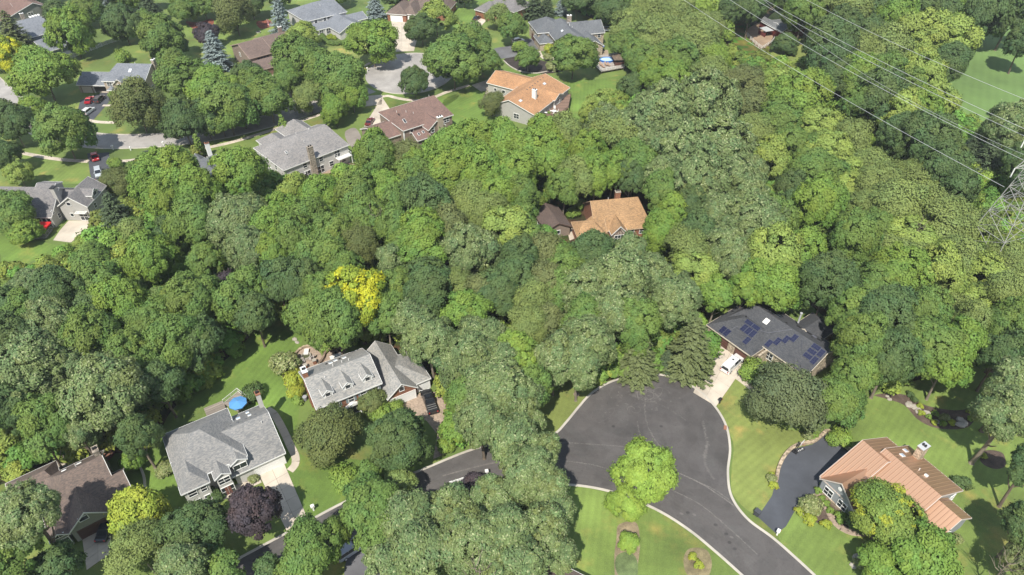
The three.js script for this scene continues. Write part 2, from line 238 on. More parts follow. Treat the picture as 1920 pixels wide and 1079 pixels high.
// the older pale street behind, with a round end of its own
{
  const mid = [[-60, 120], [0, 178], [45, 215], [95, 246], [170, 263], [260, 265], [350, 258], [440, 243], [520, 222], [600, 198], [690, 165]].map(([x, y]) => P(x, y, 0));
  const line = new THREE.CatmullRomCurve3(mid, false, 'centripetal').getPoints(90), L = [], R = [];
  line.forEach((p, i) => { const a = line[Math.max(0, i - 1)], b = line[Math.min(line.length - 1, i + 1)], d = b.clone().sub(a).normalize(), n = V3(-d.z, 0, d.x).multiplyScalar(4.3); L.push(p.clone().sub(n)); R.push(p.clone().add(n)); });
  ground('back_street', sheetGeo([...L, ...R.slice().reverse()], 0.020), M.street);
  const c = P(768, 136, 0), rim = []; for (let i = 0; i < 60; i++) { const a = i / 60 * Math.PI * 2; rim.push(V3(c.x + 15.2 * Math.cos(a), 0, c.z + 17.5 * Math.sin(a))); }
  ground('back_street', sheetGeo(rim, 0.026), M.street);
  const kerb2 = (a) => ground('kerb', ribbonGeo(a, 0.4, 0, 0.12), M.kerb);
  kerb2(L); kerb2(R.slice(0, 78));
  kerb2(rim.slice(-4, -1).concat(rim.slice(-1), rim.slice(0, 22)));
  kerb2(rim.slice(36, 50));
}
// a drive or walk laid in slabs: four corner pixels, n by m slabs with open joints
function slabs(name, quad, n, m, mats, y = 0.036, gap = 0.02, raise = 0.03) {
  const q = px2(quad), par = new THREE.Group(); par.name = numbered(name); par.userData.kind = 'structure'; scene.add(par);
  const at = (u, v) => q[0].clone().lerp(q[1], u).lerp(q[3].clone().lerp(q[2], u), v), r = rng(name.length * 31 + Math.round(quad[0][0]));
  const bed = q.map(p => V3(p.x, 0, p.z)); add('bed', sheetGeo(bed, y), M.mulch, par);
  for (let i = 0; i < n; i++) for (let j = 0; j < m; j++) {
    const du = gap / q[0].distanceTo(q[1]), dv = gap / q[0].distanceTo(q[3]);
    const a = at(i / n + du, j / m + dv), b = at((i + 1) / n - du, j / m + dv), c = at((i + 1) / n - du, (j + 1) / m - dv), d = at(i / n + du, (j + 1) / m - dv);
    const top = [a, b, c, d].map(p => V3(p.x, y + raise, p.z)), bot = [a, b, c, d].map(p => V3(p.x, y - 0.01, p.z)), f = [top];
    for (let k = 0; k < 4; k++) f.push([top[k], bot[k], bot[(k + 1) % 4], top[(k + 1) % 4]]);
    const area = (top[1].x - top[0].x) * (top[2].z - top[0].z) - (top[1].z - top[0].z) * (top[2].x - top[0].x);
    const g = facets(area > 0 ? f.map(x => x.slice().reverse()) : f), p = g.attributes.position, uv = g.attributes.uv; for (let k = 0; k < p.count; k++) uv.setXY(k, p.getX(k), p.getZ(k));
    add('slab', g, mats[Math.floor(r() * mats.length)], par);
  }
}
function walk(name, pix, width, mats, len = 1.6) { // a footpath of slabs along a line
  const c = new THREE.CatmullRomCurve3(px2(pix), false, 'centripetal'), n = Math.max(2, Math.round(c.getLength() / len)), par = new THREE.Group(), r = rng(n * 7 + Math.round(pix[0][0]));
  par.name = numbered(name); par.userData.kind = 'structure'; scene.add(par);
  const pts = c.getSpacedPoints(n * 3); add('bed', ribbonGeo(pts, width - 0.08, 0.004, 0.05), M.mulch, par);
  for (let i = 0; i < n; i++) { const s = pts.slice(i * 3, i * 3 + 4), d0 = s[1].clone().sub(s[0]).setLength(0.012), d1 = s[2].clone().sub(s[3]).setLength(0.012); s[0] = s[0].clone().add(d0); s[3] = s[3].clone().add(d1); add('slab', ribbonGeo(s, width, 0.0, 0.075), mats[Math.floor(r() * mats.length)], par); }
}
const CN = M.concrete;
slabs('driveway', [[486, 892], [531, 866], [577, 974], [537, 996]], 2, 5, CN);
slabs('driveway', [[1345, 634], [1404, 676], [1343, 763], [1300, 737]], 2, 5, CN);
slabs('driveway', [[733, 36], [792, 38], [776, 96], [742, 97]], 3, 7, CN);
slabs('driveway', [[899, 26], [917, 33], [884, 68], [866, 58]], 2, 5, CN);
slabs('driveway', [[716, 182], [737, 214], [724, 236], [682, 238]], 3, 3, CN); slabs('driveway', [[690, 180], [716, 178], [716, 196], [684, 200]], 2, 2, CN);
slabs('driveway', [[884, 160], [920, 148], [928, 168], [902, 172]], 3, 2, CN);
slabs('driveway', [[490, 142], [518, 140], [566, 205], [544, 214]], 2, 6, CN);
slabs('driveway', [[152, 1000], [212, 965], [205, 1040], [162, 1070]], 2, 4, CN);
sheet('paved_driveway', [[748, 764], [792, 734], [838, 738], [846, 800], [848, 846], [812, 862], [820, 815], [800, 790]], 0.034, M.paver, false, 0.5);
sheet('asphalt_driveway', [[1421, 970], [1448, 930], [1458, 890], [1470, 860], [1490, 842], [1524, 834], [1552, 812], [1596, 852], [1560, 886], [1536, 906], [1537, 922], [1518, 935], [1490, 960], [1474, 988], [1456, 1002]], 0.034, M.tarSeal, false);
sheet('asphalt_driveway', [[150, 188], [196, 172], [216, 178], [172, 228], [140, 228]], 0.030, M.tarSeal, false);
sheet('asphalt_driveway', [[163, 288], [204, 286], [207, 350], [196, 362], [176, 356], [168, 325]], 0.030, M.tarSeal, false);
sheet('asphalt_driveway', [[265, 284], [290, 280], [312, 290], [292, 300], [268, 296]], 0.030, M.tarSeal, false);
sheet('asphalt_driveway', [[925, 92], [960, 85], [985, 74], [1003, 72], [1012, 90], [978, 103], [940, 110], [923, 108]], 0.030, mat([0.27, 0.27, 0.28], { map: T.speck }));
sheet('asphalt_driveway', [[684, 1040], [720, 1090], [650, 1100], [650, 1050], [660, 1030]], 0.030, mat([0.27, 0.27, 0.29], { map: T.speck }));
sheet('gravel_drive', [[648, 246], [664, 240], [678, 268], [666, 278], [655, 272]], 0.030, mat([0.50, 0.44, 0.38], { map: T.speck }));
walk('walkway', [[500, 768], [512, 776], [530, 806], [545, 838], [554, 858], [553, 872], [543, 884]], 1.35, CN, 2);
walk('walkway', [[420, 918], [436, 910], [452, 912], [470, 908], [488, 900]], 1.3, CN);
walk('walkway', [[1376, 702], [1400, 720], [1422, 738]], 1.4, CN);
walk('walkway', [[1533, 925], [1550, 950], [1568, 982], [1592, 997], [1632, 1000]], 1.2, [M.paver], 2);
walk('sidewalk', [[-10, 276], [40, 287], [110, 299], [166, 303]], 1.5, CN); walk('sidewalk', [[204, 303], [235, 302], [272, 297], [330, 288], [430, 268], [500, 247], [600, 215]], 1.5, CN);
walk('sidewalk', [[155, 224], [185, 229], [216, 230]], 1.5, CN); walk('walkway', [[192, 198], [214, 198]], 1.2, CN);
walk('sidewalk', [[704, 185], [726, 180], [744, 184], [770, 188], [800, 187], [840, 172], [880, 160]], 1.5, CN);
walk('walkway', [[668, 130], [680, 125], [694, 118]], 1.3, CN); walk('walkway', [[914, 172], [907, 190]], 1.2, CN);
walk('walkway', [[1010, 96], [1018, 108], [1030, 113], [1040, 108]], 1.3, CN);
sheet('patio', [[553, 668], [566, 654], [582, 650], [596, 658], [604, 672], [594, 692], [575, 702], [556, 704], [548, 690]], 0.034, M.paver);
sheet('patio', [[600, 690], [608, 668], [624, 655], [650, 652], [640, 668], [616, 688]], 0.030, M.paver);
sheet('patio', [[128, 414], [180, 414], [160, 451], [130, 455], [99, 451], [112, 432]], 0.030, CN[0], false);
sheet('patio', [[1116, 92], [1140, 94], [1142, 104], [1118, 106]], 0.030, mat([0.60, 0.50, 0.38], { map: T.paver }), false);
sheet('patio', [[1064, 432], [1076, 427], [1080, 446], [1068, 452]], 0.024, CN[1], false);
sheet('patio', [[575, 338], [650, 305], [672, 312], [660, 330], [600, 345]], 0.030, mat([0.62, 0.46, 0.36], { map: T.paver }));
sheet('patio', [[166, 836], [205, 830], [215, 850], [196, 868], [170, 858]], 0.030, mat([0.30, 0.15, 0.11], { map: T.paver }));
sheet('patio', [[100, 850], [140, 838], [160, 850], [130, 880], [100, 872]], 0.026, CN[1]);
// planting beds and bare earth
sheet('mulch_bed', [[1640, 742], [1668, 738], [1700, 742], [1735, 760], [1790, 770], [1830, 768], [1818, 800], [1780, 806], [1745, 800], [1720, 786], [1695, 760], [1660, 748]], 0.022, M.mulch);
sheet('mulch_bed', [[1837, 860], [1850, 845], [1880, 850], [1885, 875], [1865, 880], [1845, 872]], 0.022, M.mulch);
sheet('mulch_bed', [[1815, 650], [1850, 640], [1880, 690], [1900, 710], [1860, 700], [1835, 680]], 0.022, M.mulch);
sheet('mulch_bed', [[1536, 915], [1546, 918], [1600, 980], [1585, 992], [1565, 976], [1545, 945]], 0.022, M.mulch);
sheet('mulch_bed', [[1500, 950], [1535, 925], [1555, 960], [1556, 985], [1525, 978], [1503, 965]], 0.022, M.mulch);
sheet('mulch_bed', [[1160, 985], [1192, 980], [1200, 1020], [1196, 1060], [1190, 1100], [1160, 1100], [1152, 1050], [1156, 1010]], 0.022, mat([0.62, 0.53, 0.34], { map: T.mulch }));
sheet('ground_cover_bed', [[1158, 1042], [1180, 1036], [1194, 1050], [1192, 1085], [1165, 1085], [1154, 1065]], 0.030, mat([0.30, 0.44, 0.17], { map: T.mulch }));
sheet('mulch_bed', [[1292, 1030], [1325, 1032], [1335, 1060], [1320, 1090], [1290, 1080], [1282, 1050]], 0.022, mat([0.56, 0.50, 0.28], { map: T.mulch }));
sheet('mulch_bed', [[425, 905], [470, 880], [490, 902], [465, 912], [440, 920]], 0.020, M.mulch);
sheet('mulch_bed', [[1480, 845], [1452, 895], [1456, 905], [1462, 880], [1488, 846]], 0.022, M.mulch);
sheet('mulch_bed', [[540, 690], [556, 705], [566, 745], [552, 752], [536, 725], [530, 700]], 0.020, M.mulch);
sheet('mulch_bed', [[945, 112], [965, 105], [1010, 112], [1060, 130], [1030, 138], [985, 136], [960, 128]], 0.020, mat([0.10, 0.08, 0.07], { map: T.mulch }));
sheet('mulch_bed', [[1225, 640], [1245, 640], [1250, 670], [1232, 672]], 0.024, mat([0.36, 0.38, 0.12], { map: T.litter }));
sheet('red_mulch_bed', [[349, 40], [372, 42], [395, 35], [400, 44], [385, 52], [368, 56], [356, 50]], 0.020, M.redMulch);
sheet('red_mulch_bed', [[482, 40], [505, 38], [508, 50], [490, 54]], 0.020, M.redMulch);
sheet('riding_ring', [[1397, 62], [1412, 48], [1430, 42], [1450, 50], [1444, 80], [1428, 93], [1412, 80]], 0.024, M.dirt);
sheet('dry_grass', [[1446, 98], [1470, 84], [1505, 62], [1540, 62], [1545, 95], [1530, 125], [1490, 132], [1455, 118]], 0.018, M.lawnDry);
sheet('dry_grass', [[1438, 42], [1446, 28], [1462, 20], [1478, 28], [1462, 44], [1448, 52]], 0.018, M.lawnDry);
sheet('bare_earth', [[504, 292], [514, 302], [530, 330], [524, 340], [508, 318], [498, 300]], 0.022, mat([0.36, 0.28, 0.21], { map: T.mulch }));

// ---------- houses ----------
const roofM = {
  grey: mat([0.42, 0.415, 0.405], { map: T.shingle }), pale: mat([0.52, 0.51, 0.485], { map: T.shingle }), light: mat([0.43, 0.41, 0.40], { map: T.shingle }),
  char: mat([0.125, 0.13, 0.145], { map: T.shingle }), brown: mat([0.27, 0.205, 0.175], { map: T.shingle }), redBrown: mat([0.34, 0.215, 0.18], { map: T.shingle }),
  tan: mat([0.62, 0.385, 0.20], { map: T.shingle }), orange: mat([0.72, 0.395, 0.20], { map: T.shingle }), blue: mat([0.33, 0.355, 0.40], { map: T.shingle }),
  slate: mat([0.23, 0.245, 0.265], { map: T.shingle }), mid: mat([0.33, 0.315, 0.315], { map: T.shingle }), dkBrown: mat([0.20, 0.145, 0.125], { map: T.shingle }),
  metal: mat([0.52, 0.315, 0.205], { roughness: 0.40, metalness: 0.6 }),
};
const wallM = {
  white: mat([0.86, 0.84, 0.80], { map: T.siding }), brick: mat([0.46, 0.20, 0.125], { map: T.brick }), sage: mat([0.40, 0.41, 0.34], { map: T.siding }), cream: mat([0.76, 0.66, 0.54], { map: T.stone }),
  beige: mat([0.64, 0.53, 0.41], { map: T.siding }), grey: mat([0.44, 0.47, 0.49], { map: T.siding }), taupe: mat([0.40, 0.31, 0.25], { map: T.siding }), blueGrey: mat([0.27, 0.32, 0.39], { map: T.siding }),
  stucco: mat([0.74, 0.64, 0.56], { map: T.concrete }), stone: mat([0.58, 0.52, 0.46], { map: T.stone }), red: mat([0.33, 0.06, 0.05], { map: T.boards }), pale: mat([0.66, 0.64, 0.60], { map: T.siding }), olive: mat([0.33, 0.34, 0.30], { map: T.siding }),
};
const trimBrown = mat([0.10, 0.06, 0.045]), doorBrown = mat([0.23, 0.10, 0.07], { map: T.boards }), doorOrange = mat([0.50, 0.22, 0.11], { map: T.boards });
// a closed roof shell from its top facets: underside, and edges where only one facet ends
function roofShell(tops, t) {
  const key = p => [p.x, p.y, p.z].map(c => Math.round(c * 200)).join(','), count = {}, f = [...tops];
  for (const q of tops) for (let i = 0; i < q.length; i++) { const a = q[i], b = q[(i + 1) % q.length], k = [key(a), key(b)].sort().join('|'); (count[k] = count[k] || []).push([a, b]); }
  const dn = p => V3(p.x, p.y - t, p.z), edges = Object.values(count).filter(e => e.length === 1).map(e => e[0]);
  for (const q of tops) f.push(q.map(dn).reverse());
  for (const [a, b] of edges) f.push([a, dn(a), dn(b), b]);
  return { geo: facets(f), edges };
}
// one rectangular wing: walls and a gable or hip roof. u runs along the front, v away from it (local x, -z); the rectangle is the roof's edge
function wing(g, o) {
  const [u0, u1] = o.u, [v0, v1] = o.v, e = o.e, rise = o.rise, ov = o.ov ?? 0.38, base = o.base ?? 0, t = 0.16, alongU = (o.ridge || 'u') === 'u';
  const L = (u, v, y) => V3(u, y, -v), hip = o.hip || [0, 0], um = o.at !== undefined && !alongU ? o.at : (u0 + u1) / 2, vm = o.at !== undefined && alongU ? o.at : (v0 + v1) / 2, top = e + rise;
  const half = alongU ? (v1 - v0) / 2 : (u1 - u0) / 2, h0 = hip[0] ? half * (hip[0] === 1 ? 1 : hip[0]) : 0, h1 = hip[1] ? half * (hip[1] === 1 ? 1 : hip[1]) : 0, F = [];
  if (alongU) {
    const a = L(u0 + h0, vm, top), b = L(u1 - h1, vm, top), q = [L(u0, v0, e), L(u1, v0, e), L(u1, v1, e), L(u0, v1, e)];
    F.push(a.distanceTo(b) < 0.02 ? [q[0], q[1], a] : [q[0], q[1], b, a], a.distanceTo(b) < 0.02 ? [q[2], q[3], a] : [q[2], q[3], a, b]);
    if (h1) F.push([q[1], q[2], b]); if (h0) F.push([q[3], q[0], a]);
  } else {
    const a = L(um, v0 + h0, top), b = L(um, v1 - h1, top), q = [L(u0, v0, e), L(u1, v0, e), L(u1, v1, e), L(u0, v1, e)];
    F.push(a.distanceTo(b) < 0.02 ? [q[1], q[2], a] : [q[1], q[2], b, a], a.distanceTo(b) < 0.02 ? [q[3], q[0], a] : [q[3], q[0], a, b]);
    if (h0) F.push([q[0], q[1], a]); if (h1) F.push([q[2], q[3], b]);
  }
  const { geo, edges } = roofShell(F, t), rf = add(o.roofName || 'roof', geo, o.roof, g);
  // fascia boards just proud of the roof's edges
  const fl = []; for (const [a, b] of edges) {
    const d = b.clone().sub(a), len = d.length(); if (len < 0.3) continue; d.normalize(); const n = d.clone().cross(V3(0, 1, 0)).normalize(), k = n.clone().multiplyScalar(0.03), lo = V3(0, -t - 0.07, 0), hi = V3(0, 0.012, 0);
    const p = a.clone().add(hi), q = b.clone().add(hi), r = b.clone().add(lo), s = a.clone().add(lo), o2 = x => x.clone().add(k), i2 = x => x.clone().sub(k);
    fl.push([o2(s), o2(r), o2(q), o2(p)], [i2(p), i2(q), i2(r), i2(s)], [i2(p), i2(q), o2(q), o2(p)].reverse(), [i2(s), i2(r), o2(r), o2(s)]);
  }
  add('fascia', facets(fl), o.trim || M.trim, rf);
  // walls, set in under the eaves
  const slope = rise / half, wt = e + ov * slope - t - 0.03, a0 = u0 + ov, a1 = u1 - ov, b0 = v0 + ov, b1 = v1 - ov, W = [];
  const rect = (p, q) => W.push([L(p[0], p[1], base), L(q[0], q[1], base), L(q[0], q[1], wt), L(p[0], p[1], wt)]);
  const gab = (p, q, m) => W.push([L(p[0], p[1], base), L(q[0], q[1], base), L(q[0], q[1], wt), L(m[0], m[1], top - t - 0.04), L(p[0], p[1], wt)]);
  const front = () => { if (!o.gap) return rect([a0, b0], [a1, b0]); const [c, d, hh] = o.gap; rect([a0, b0], [c, b0]); rect([d, b0], [a1, b0]); W.push([L(c, b0, hh), L(d, b0, hh), L(d, b0, wt), L(c, b0, wt)]); };
  if (alongU) { front(); rect([a1, b1], [a0, b1]); hip[1] ? rect([a1, b0], [a1, b1]) : gab([a1, b0], [a1, b1], [a1, vm]); hip[0] ? rect([a0, b1], [a0, b0]) : gab([a0, b1], [a0, b0], [a0, vm]); }
  else { rect([a1, b0], [a1, b1]); rect([a0, b1], [a0, b0]); hip[0] ? rect([a0, b0], [a1, b0]) : gab([a0, b0], [a1, b0], [um, b0]); hip[1] ? rect([a1, b1], [a0, b1]) : gab([a1, b1], [a0, b1], [um, b1]); }
  if (base > 0) W.push([L(a0, b0, base), L(a0, b1, base), L(a1, b1, base), L(a1, b0, base)]);
  const wl = add('wall', facets(W), o.wall, g);
  if (o.ribs) { // raised seams of a metal roof, running down the slopes
    const R = [], step = 0.62, lift = 0.05;
    for (const f of F) {
      const n = f[1].clone().sub(f[0]).cross(f[f.length - 1].clone().sub(f[0])).normalize(), ed = f[1].clone().sub(f[0]).normalize(), up = n.clone().cross(ed).normalize(), len = f[0].distanceTo(f[1]);
      const loc = f.map(p => { const d = p.clone().sub(f[0]); return [d.dot(ed), d.dot(up)]; });
      for (let s = step * 0.5; s < len; s += step) { let hgt = 0; for (let i = 1; i < loc.length; i++) { const a = loc[i], b = loc[(i + 1) % loc.length]; if ((a[0] - s) * (b[0] - s) <= 0 && Math.abs(a[0] - b[0]) > 1e-4) hgt = Math.max(hgt, a[1] + (b[1] - a[1]) * (s - a[0]) / (b[0] - a[0])); }
        if (hgt < 0.3) continue; const p = f[0].clone().addScaledVector(ed, s), q = p.clone().addScaledVector(up, hgt), w = ed.clone().multiplyScalar(0.10), h = n.clone().multiplyScalar(lift);
        const A = p.clone().sub(w), B = p.clone().add(w), C = q.clone().add(w), D = q.clone().sub(w), At = p.clone().addScaledVector(ed, -0.035).add(h), Bt = p.clone().addScaledVector(ed, 0.035).add(h), Ct = q.clone().addScaledVector(ed, 0.035).add(h), Dt = q.clone().addScaledVector(ed, -0.035).add(h);
        R.push([At, Bt, Ct, Dt], [A, At, Dt, D], [Bt, B, C, Ct], [A, B, Bt, At]); }
    }
    const rb = add('roof_ribs', facets(R), o.roof, rf); rb.userData.kind = 'stuff';
  }
  return { a0, a1, b0, b1, e, slope, u0, u1, v0, v1, top, um, vm, roof: rf, wall: wl };
}
function house(name, label, A, B, h, group) {
  const a = P(A[0], A[1], h), b = P(B[0], B[1], h), g = thing(name, label, 'house', V3(a.x, 0, a.z), Math.atan2(-(b.z - a.z), b.x - a.x), group);
  return g;
}
// a window in a wall: side f/b/l/r of a wing, centre c along the wall, sill height y
function win(g, W, side, c, y, w, h, o = {}) {
  const f = o.frame || M.white, t = 0.09, bars = [box(w + 2 * t, t, 0.12, 0, h + t / 2, 0), box(w + 2 * t, t, 0.14, 0, -t / 2, 0), box(t, h, 0.12, -w / 2 - t / 2, h / 2, 0), box(t, h, 0.12, w / 2 + t / 2, h / 2, 0)];
  const n = Math.max(1, Math.round(w / 0.85)); for (let i = 1; i < n; i++) bars.push(box(0.07, h, 0.10, -w / 2 + w * i / n, h / 2, 0));
  if (h > 1.1) bars.push(box(w, 0.05, 0.10, 0, h / 2, 0));
  const m = add('window', merge(bars), f, g), pos = { f: [c, -W.b0, 0], b: [c, -W.b1, Math.PI], l: [W.a0, -c, -Math.PI / 2], r: [W.a1, -c, Math.PI / 2] }[side];
  m.position.set(pos[0], y, pos[1]); m.rotation.y = pos[2]; m.translateZ(0.05);
  add('pane', box(w, h, 0.04, 0, h / 2, -0.015), M.pane, m);
  if (o.shutter) for (const s of [-1, 1]) add('shutter', box(0.36, h + 0.1, 0.05, s * (w / 2 + 0.30), h / 2, 0.0), o.shutter, m);
  return m;
}
function garage(g, W, side, c, w, h, m = M.white) {
  const d = add('garage_door', merge([box(w + 0.24, 0.12, 0.1, 0, h + 0.06, 0), box(0.12, h, 0.1, -w / 2 - 0.06, h / 2, 0), box(0.12, h, 0.1, w / 2 + 0.06, h / 2, 0)]), m === M.white ? M.trim : trimBrown, g);
  const pos = { f: [c, -W.b0, 0], b: [c, -W.b1, Math.PI], l: [W.a0, -c, -Math.PI / 2], r: [W.a1, -c, Math.PI / 2] }[side];
  d.position.set(pos[0], 0.02, pos[1]); d.rotation.y = pos[2]; d.translateZ(0.05);
  for (let i = 0; i < 4; i++) add('panel', box(w, h / 4 - 0.03, 0.07, 0, h * (i + 0.5) / 4, -0.02), m, d);
  return d;
}
function chimney(g, u, v, w, d, top, m = wallM.brick, base = 0, cap = M.white) {
  const c = add('chimney', box(w, top - base, d, u, base + (top - base) / 2, -v), m, g);
  add('chimney_cap', box(w + 0.16, 0.12, d + 0.16, u, top + 0.06, -v), cap, c);
  add('flue', merge([cyl(0.16, 0.18, 0.4, u - w * 0.2, top + 0.12, -v), cyl(0.16, 0.18, 0.4, u + w * 0.2, top + 0.12, -v)]), M.black, c);
}
const onSlope = (W, v) => W.e + (v < W.vm ? v - W.v0 : W.v1 - v) * W.slope;              // height of a u-ridged roof at v
function roofBox(g, name, W, u, v, w, d, h, m, lift = 0) { // something lying on a u-ridged slope
  const a = Math.atan(W.slope) * (v < W.vm ? 1 : -1), o = add(name, box(w, h, d), m, g);
  o.position.set(u, onSlope(W, v) + h / 2 + lift, -v); o.rotation.x = a; return o;
}
function vents(g, W, list, m = M.black) { for (const [u, v] of list) roofBox(g, 'roof_vent', W, u, v, 0.34, 0.36, 0.16, m); }
function pipes(g, W, list) { for (const [u, v] of list) { const p = add('vent_pipe', cyl(0.07, 0.07, 0.55), M.trim, g); p.position.set(u, onSlope(W, v) - 0.05, -v); } }
function skylight(g, W, u, v, w = 0.7, d = 1.1, m = M.skylight) { const s = roofBox(g, 'skylight', W, u, v, w, d, 0.12, M.trim); add('pane', box(w - 0.16, 0.03, d - 0.16, 0, 0.07, 0), m, s); }

{ // white house with the blue parasol behind it
  const g = house('white_house', 'white two-storey house with grey hipped roof beside the blue parasol', [465.5, 881.9], [533.5, 850.8], 2.9), R = { roof: roofM.grey, wall: wallM.white, trim: M.white };
  const m = wing(g, { u: [-10.1, 0.7], v: [0.9, 12.7], e: 5.2, rise: 3.9, hip: [0.72, 0.86], ...R });
  const ga = wing(g, { u: [-2.6, 6.2], v: [0, 12.6], e: 2.9, rise: 4.1, ...R });
  const fw = wing(g, { u: [-10.1, -5.7], v: [-0.9, 6], e: 5.2, rise: 1.9, ridge: 'v', hip: [1, 0], ...R });
  const en = wing(g, { u: [-5.1, -2.5], v: [-0.9, 4], e: 5.0, rise: 0.95, ridge: 'v', ...R, ov: 0.25 });
  const rb = wing(g, { u: [-2.3, 0.5], v: [0.3, 4], e: 5.2, rise: 0.9, ridge: 'v', ...R, ov: 0.25 });
  garage(g, ga, 'f', 3.3, 4.9, 2.2);
  win(g, rb, 'f', -0.9, 3.5, 2.0, 1.1); win(g, rb, 'f', -0.9, 0.9, 2.0, 1.3);
  win(g, en, 'f', -3.8, 3.2, 1.7, 1.3); win(g, fw, 'f', -8.6, 3.4, 1.2, 1.2); win(g, fw, 'f', -8.6, 0.9, 1.2, 1.3); win(g, fw, 'r', 0.3, 3.4, 0.6, 1.2); win(g, fw, 'f', -6.9, 3.4, 0.8, 1.2); win(g, fw, 'f', -6.9, 0.9, 0.8, 1.3);
  const d = win(g, en, 'f', -3.8, 0.15, 1.9, 2.1); d.name = 'front_door'; add('door_leaf', box(0.9, 2.0, 0.06, 0, 1.0, 0.02), mat([0.18, 0.07, 0.05]), d);
  add('door_step', box(2.6, 0.25, 1.3, -3.8, 0.125, 0.5), CN[0], g);
  win(g, m, 'l', 5, 3.3, 1, 1.3); win(g, m, 'l', 9, 3.3, 1, 1.3); win(g, ga, 'r', 4, 1, 1, 1.2); win(g, ga, 'r', 8.5, 1, 1, 1.2);
  chimney(g, 5.85, 10.8, 0.7, 1.0, 7.6, wallM.white, 0, wallM.brick);
  skylight(g, ga, 1.6, 9.9); skylight(g, ga, 3.4, 8.9, 0.6, 0.8); skylight(g, ga, 3.3, 10.9, 0.6, 0.8); vents(g, ga, [[1.2, 7.6], [0, 7.3], [2.6, 7.6], [4.2, 7.9], [-1.2, 7.1]], roofM.slate); pipes(g, ga, [[0.6, 9.6], [4.6, 5.2]]);
}
{ // brick house with three dormers
  const g = house('brick_house', 'red brick house with grey roof and three white dormers', [592, 768.7], [717.3, 718.6], 5.2), R = { roof: roofM.pale, wall: wallM.brick, trim: M.white };
  const m = wing(g, { u: [0, 12.2], v: [0, 10.2], e: 5.2, rise: 2.9, ...R });
  for (const u of [2.75, 6.35, 10.0]) {
    const d = wing(g, { u: [u - 1.05, u + 1.05], v: [0.95, 5.1], e: 6.75, rise: 0.95, ridge: 'v', base: 5.2, roof: roofM.pale, wall: M.white, trim: M.white, ov: 0.18, roofName: 'dormer_roof' });
    win(g, d, 'f', u, 6.05, 0.8, 0.85, { frame: M.trim });
  }
  const ga = wing(g, { u: [12.0, 18.0], v: [-2.1, 10.6], e: 2.8, rise: 2.6, ridge: 'v', ...R }), g3 = wing(g, { u: [14.5, 21.0], v: [-1.2, 7.4], e: 2.8, rise: 1.9, hip: [0, 1], ...R });
  garage(g, ga, 'f', 15.0, 4.9, 2.15); garage(g, g3, 'f', 19.5, 2.4, 2.1); win(g, ga, 'f', 15.0, 3.3, 0.8, 1.0);
  const sh = mat([0.20, 0.24, 0.26]); for (const u of [1.6, 3.6, 8.6, 10.9]) win(g, m, 'f', u, 3.3, 0.95, 1.4, { shutter: sh }); for (const u of [1.6, 3.6, 8.6, 10.9]) win(g, m, 'f', u, 0.8, 0.95, 1.6, { shutter: sh });
  win(g, m, 'f', 6.3, 3.3, 0.95, 1.4, { shutter: sh });
  const d = win(g, m, 'f', 6.3, 0.15, 2.2, 2.2); d.name = 'front_door'; add('door_leaf', box(0.95, 2.1, 0.06, 0, 1.05, 0.03), M.black, d); add('pediment', facets([[V3(-1.5, 2.4, 0.5), V3(1.5, 2.4, 0.5), V3(0, 3.1, 0.5)], [V3(1.5, 2.4, 0.5), V3(1.5, 2.4, -0.1), V3(0, 3.1, -0.1), V3(0, 3.1, 0.5)], [V3(-1.5, 2.4, -0.1), V3(-1.5, 2.4, 0.5), V3(0, 3.1, 0.5), V3(0, 3.1, -0.1)], [V3(-1.5, 2.4, 0.5), V3(-1.5, 2.4, -0.1), V3(1.5, 2.4, -0.1), V3(1.5, 2.4, 0.5)]]), M.white, d);
  for (const s of [-1.25, 1.25]) add('column', cyl(0.1, 0.12, 2.4, s, 0, 0.4), M.white, d);
  chimney(g, 0.55, 6.2, 0.8, 1.5, 9.1, wallM.brick, 0, M.white);
  for (const [u, v] of [[5.6, 8.3], [6.6, 8.7], [8.2, 8.4]]) skylight(g, m, u, v, 0.75, 0.9); pipes(g, m, [[3.4, 4.0], [5.5, 5.9], [8.4, 5.8], [7.2, 6.1]]); vents(g, m, [[4.9, 8.5], [7.4, 8.6]], M.black);
  win(g, m, 'l', 3, 3.3, 0.9, 1.4); win(g, m, 'l', 7.6, 3.3, 0.9, 1.4);
}
{ // shaded brown house under the oaks
  const g = house('brown_roofed_house', 'brown-roofed house with sage walls half shaded by the tall oaks', [128.4, 1003], [208, 962.7], 2.9), R = { roof: roofM.brown, wall: wallM.sage, trim: M.trim };
  const m = wing(g, { u: [-1.8, 8.0], v: [2.0, 13.3], e: 2.9, rise: 4.6, hip: [0.7, 0], ...R }), f = wing(g, { u: [-0.1, 6.3], v: [0, 8], e: 2.9, rise: 2.9, ridge: 'v', ...R });
  const r = wing(g, { u: [3, 9.7], v: [1.9, 7.6], e: 2.9, rise: 2.5, ...R }), l = wing(g, { u: [-6.2, 1.2], v: [9.6, 15.8], e: 2.9, rise: 2.0, hip: [1, 0.5], ...R }), b = wing(g, { u: [-2.6, 0.2], v: [0.0, 6], e: 2.9, rise: 1.2, ridge: 'v', ...R });
  garage(g, f, 'f', 3.3, 4.6, 2.15, mat([0.07, 0.035, 0.025])); win(g, f, 'f', 2.6, 3.9, 1.2, 0.8); win(g, b, 'f', -1.2, 0.8, 1.8, 1.4); win(g, r, 'r', 4.7, 2.9, 0.9, 1.2); win(g, m, 'r', 10, 3.2, 0.9, 1.4);
  chimney(g, 7.5, 8.6, 0.8, 1.3, 8.4, wallM.stone, 0, wallM.stone); skylight(g, m, 2.2, 10.8); skylight(g, m, 4.4, 10.9); pipes(g, m, [[4.2, 8.5]]); win(g, b, 'f', -1.2, 2.9, 1.4, 0.6);
}
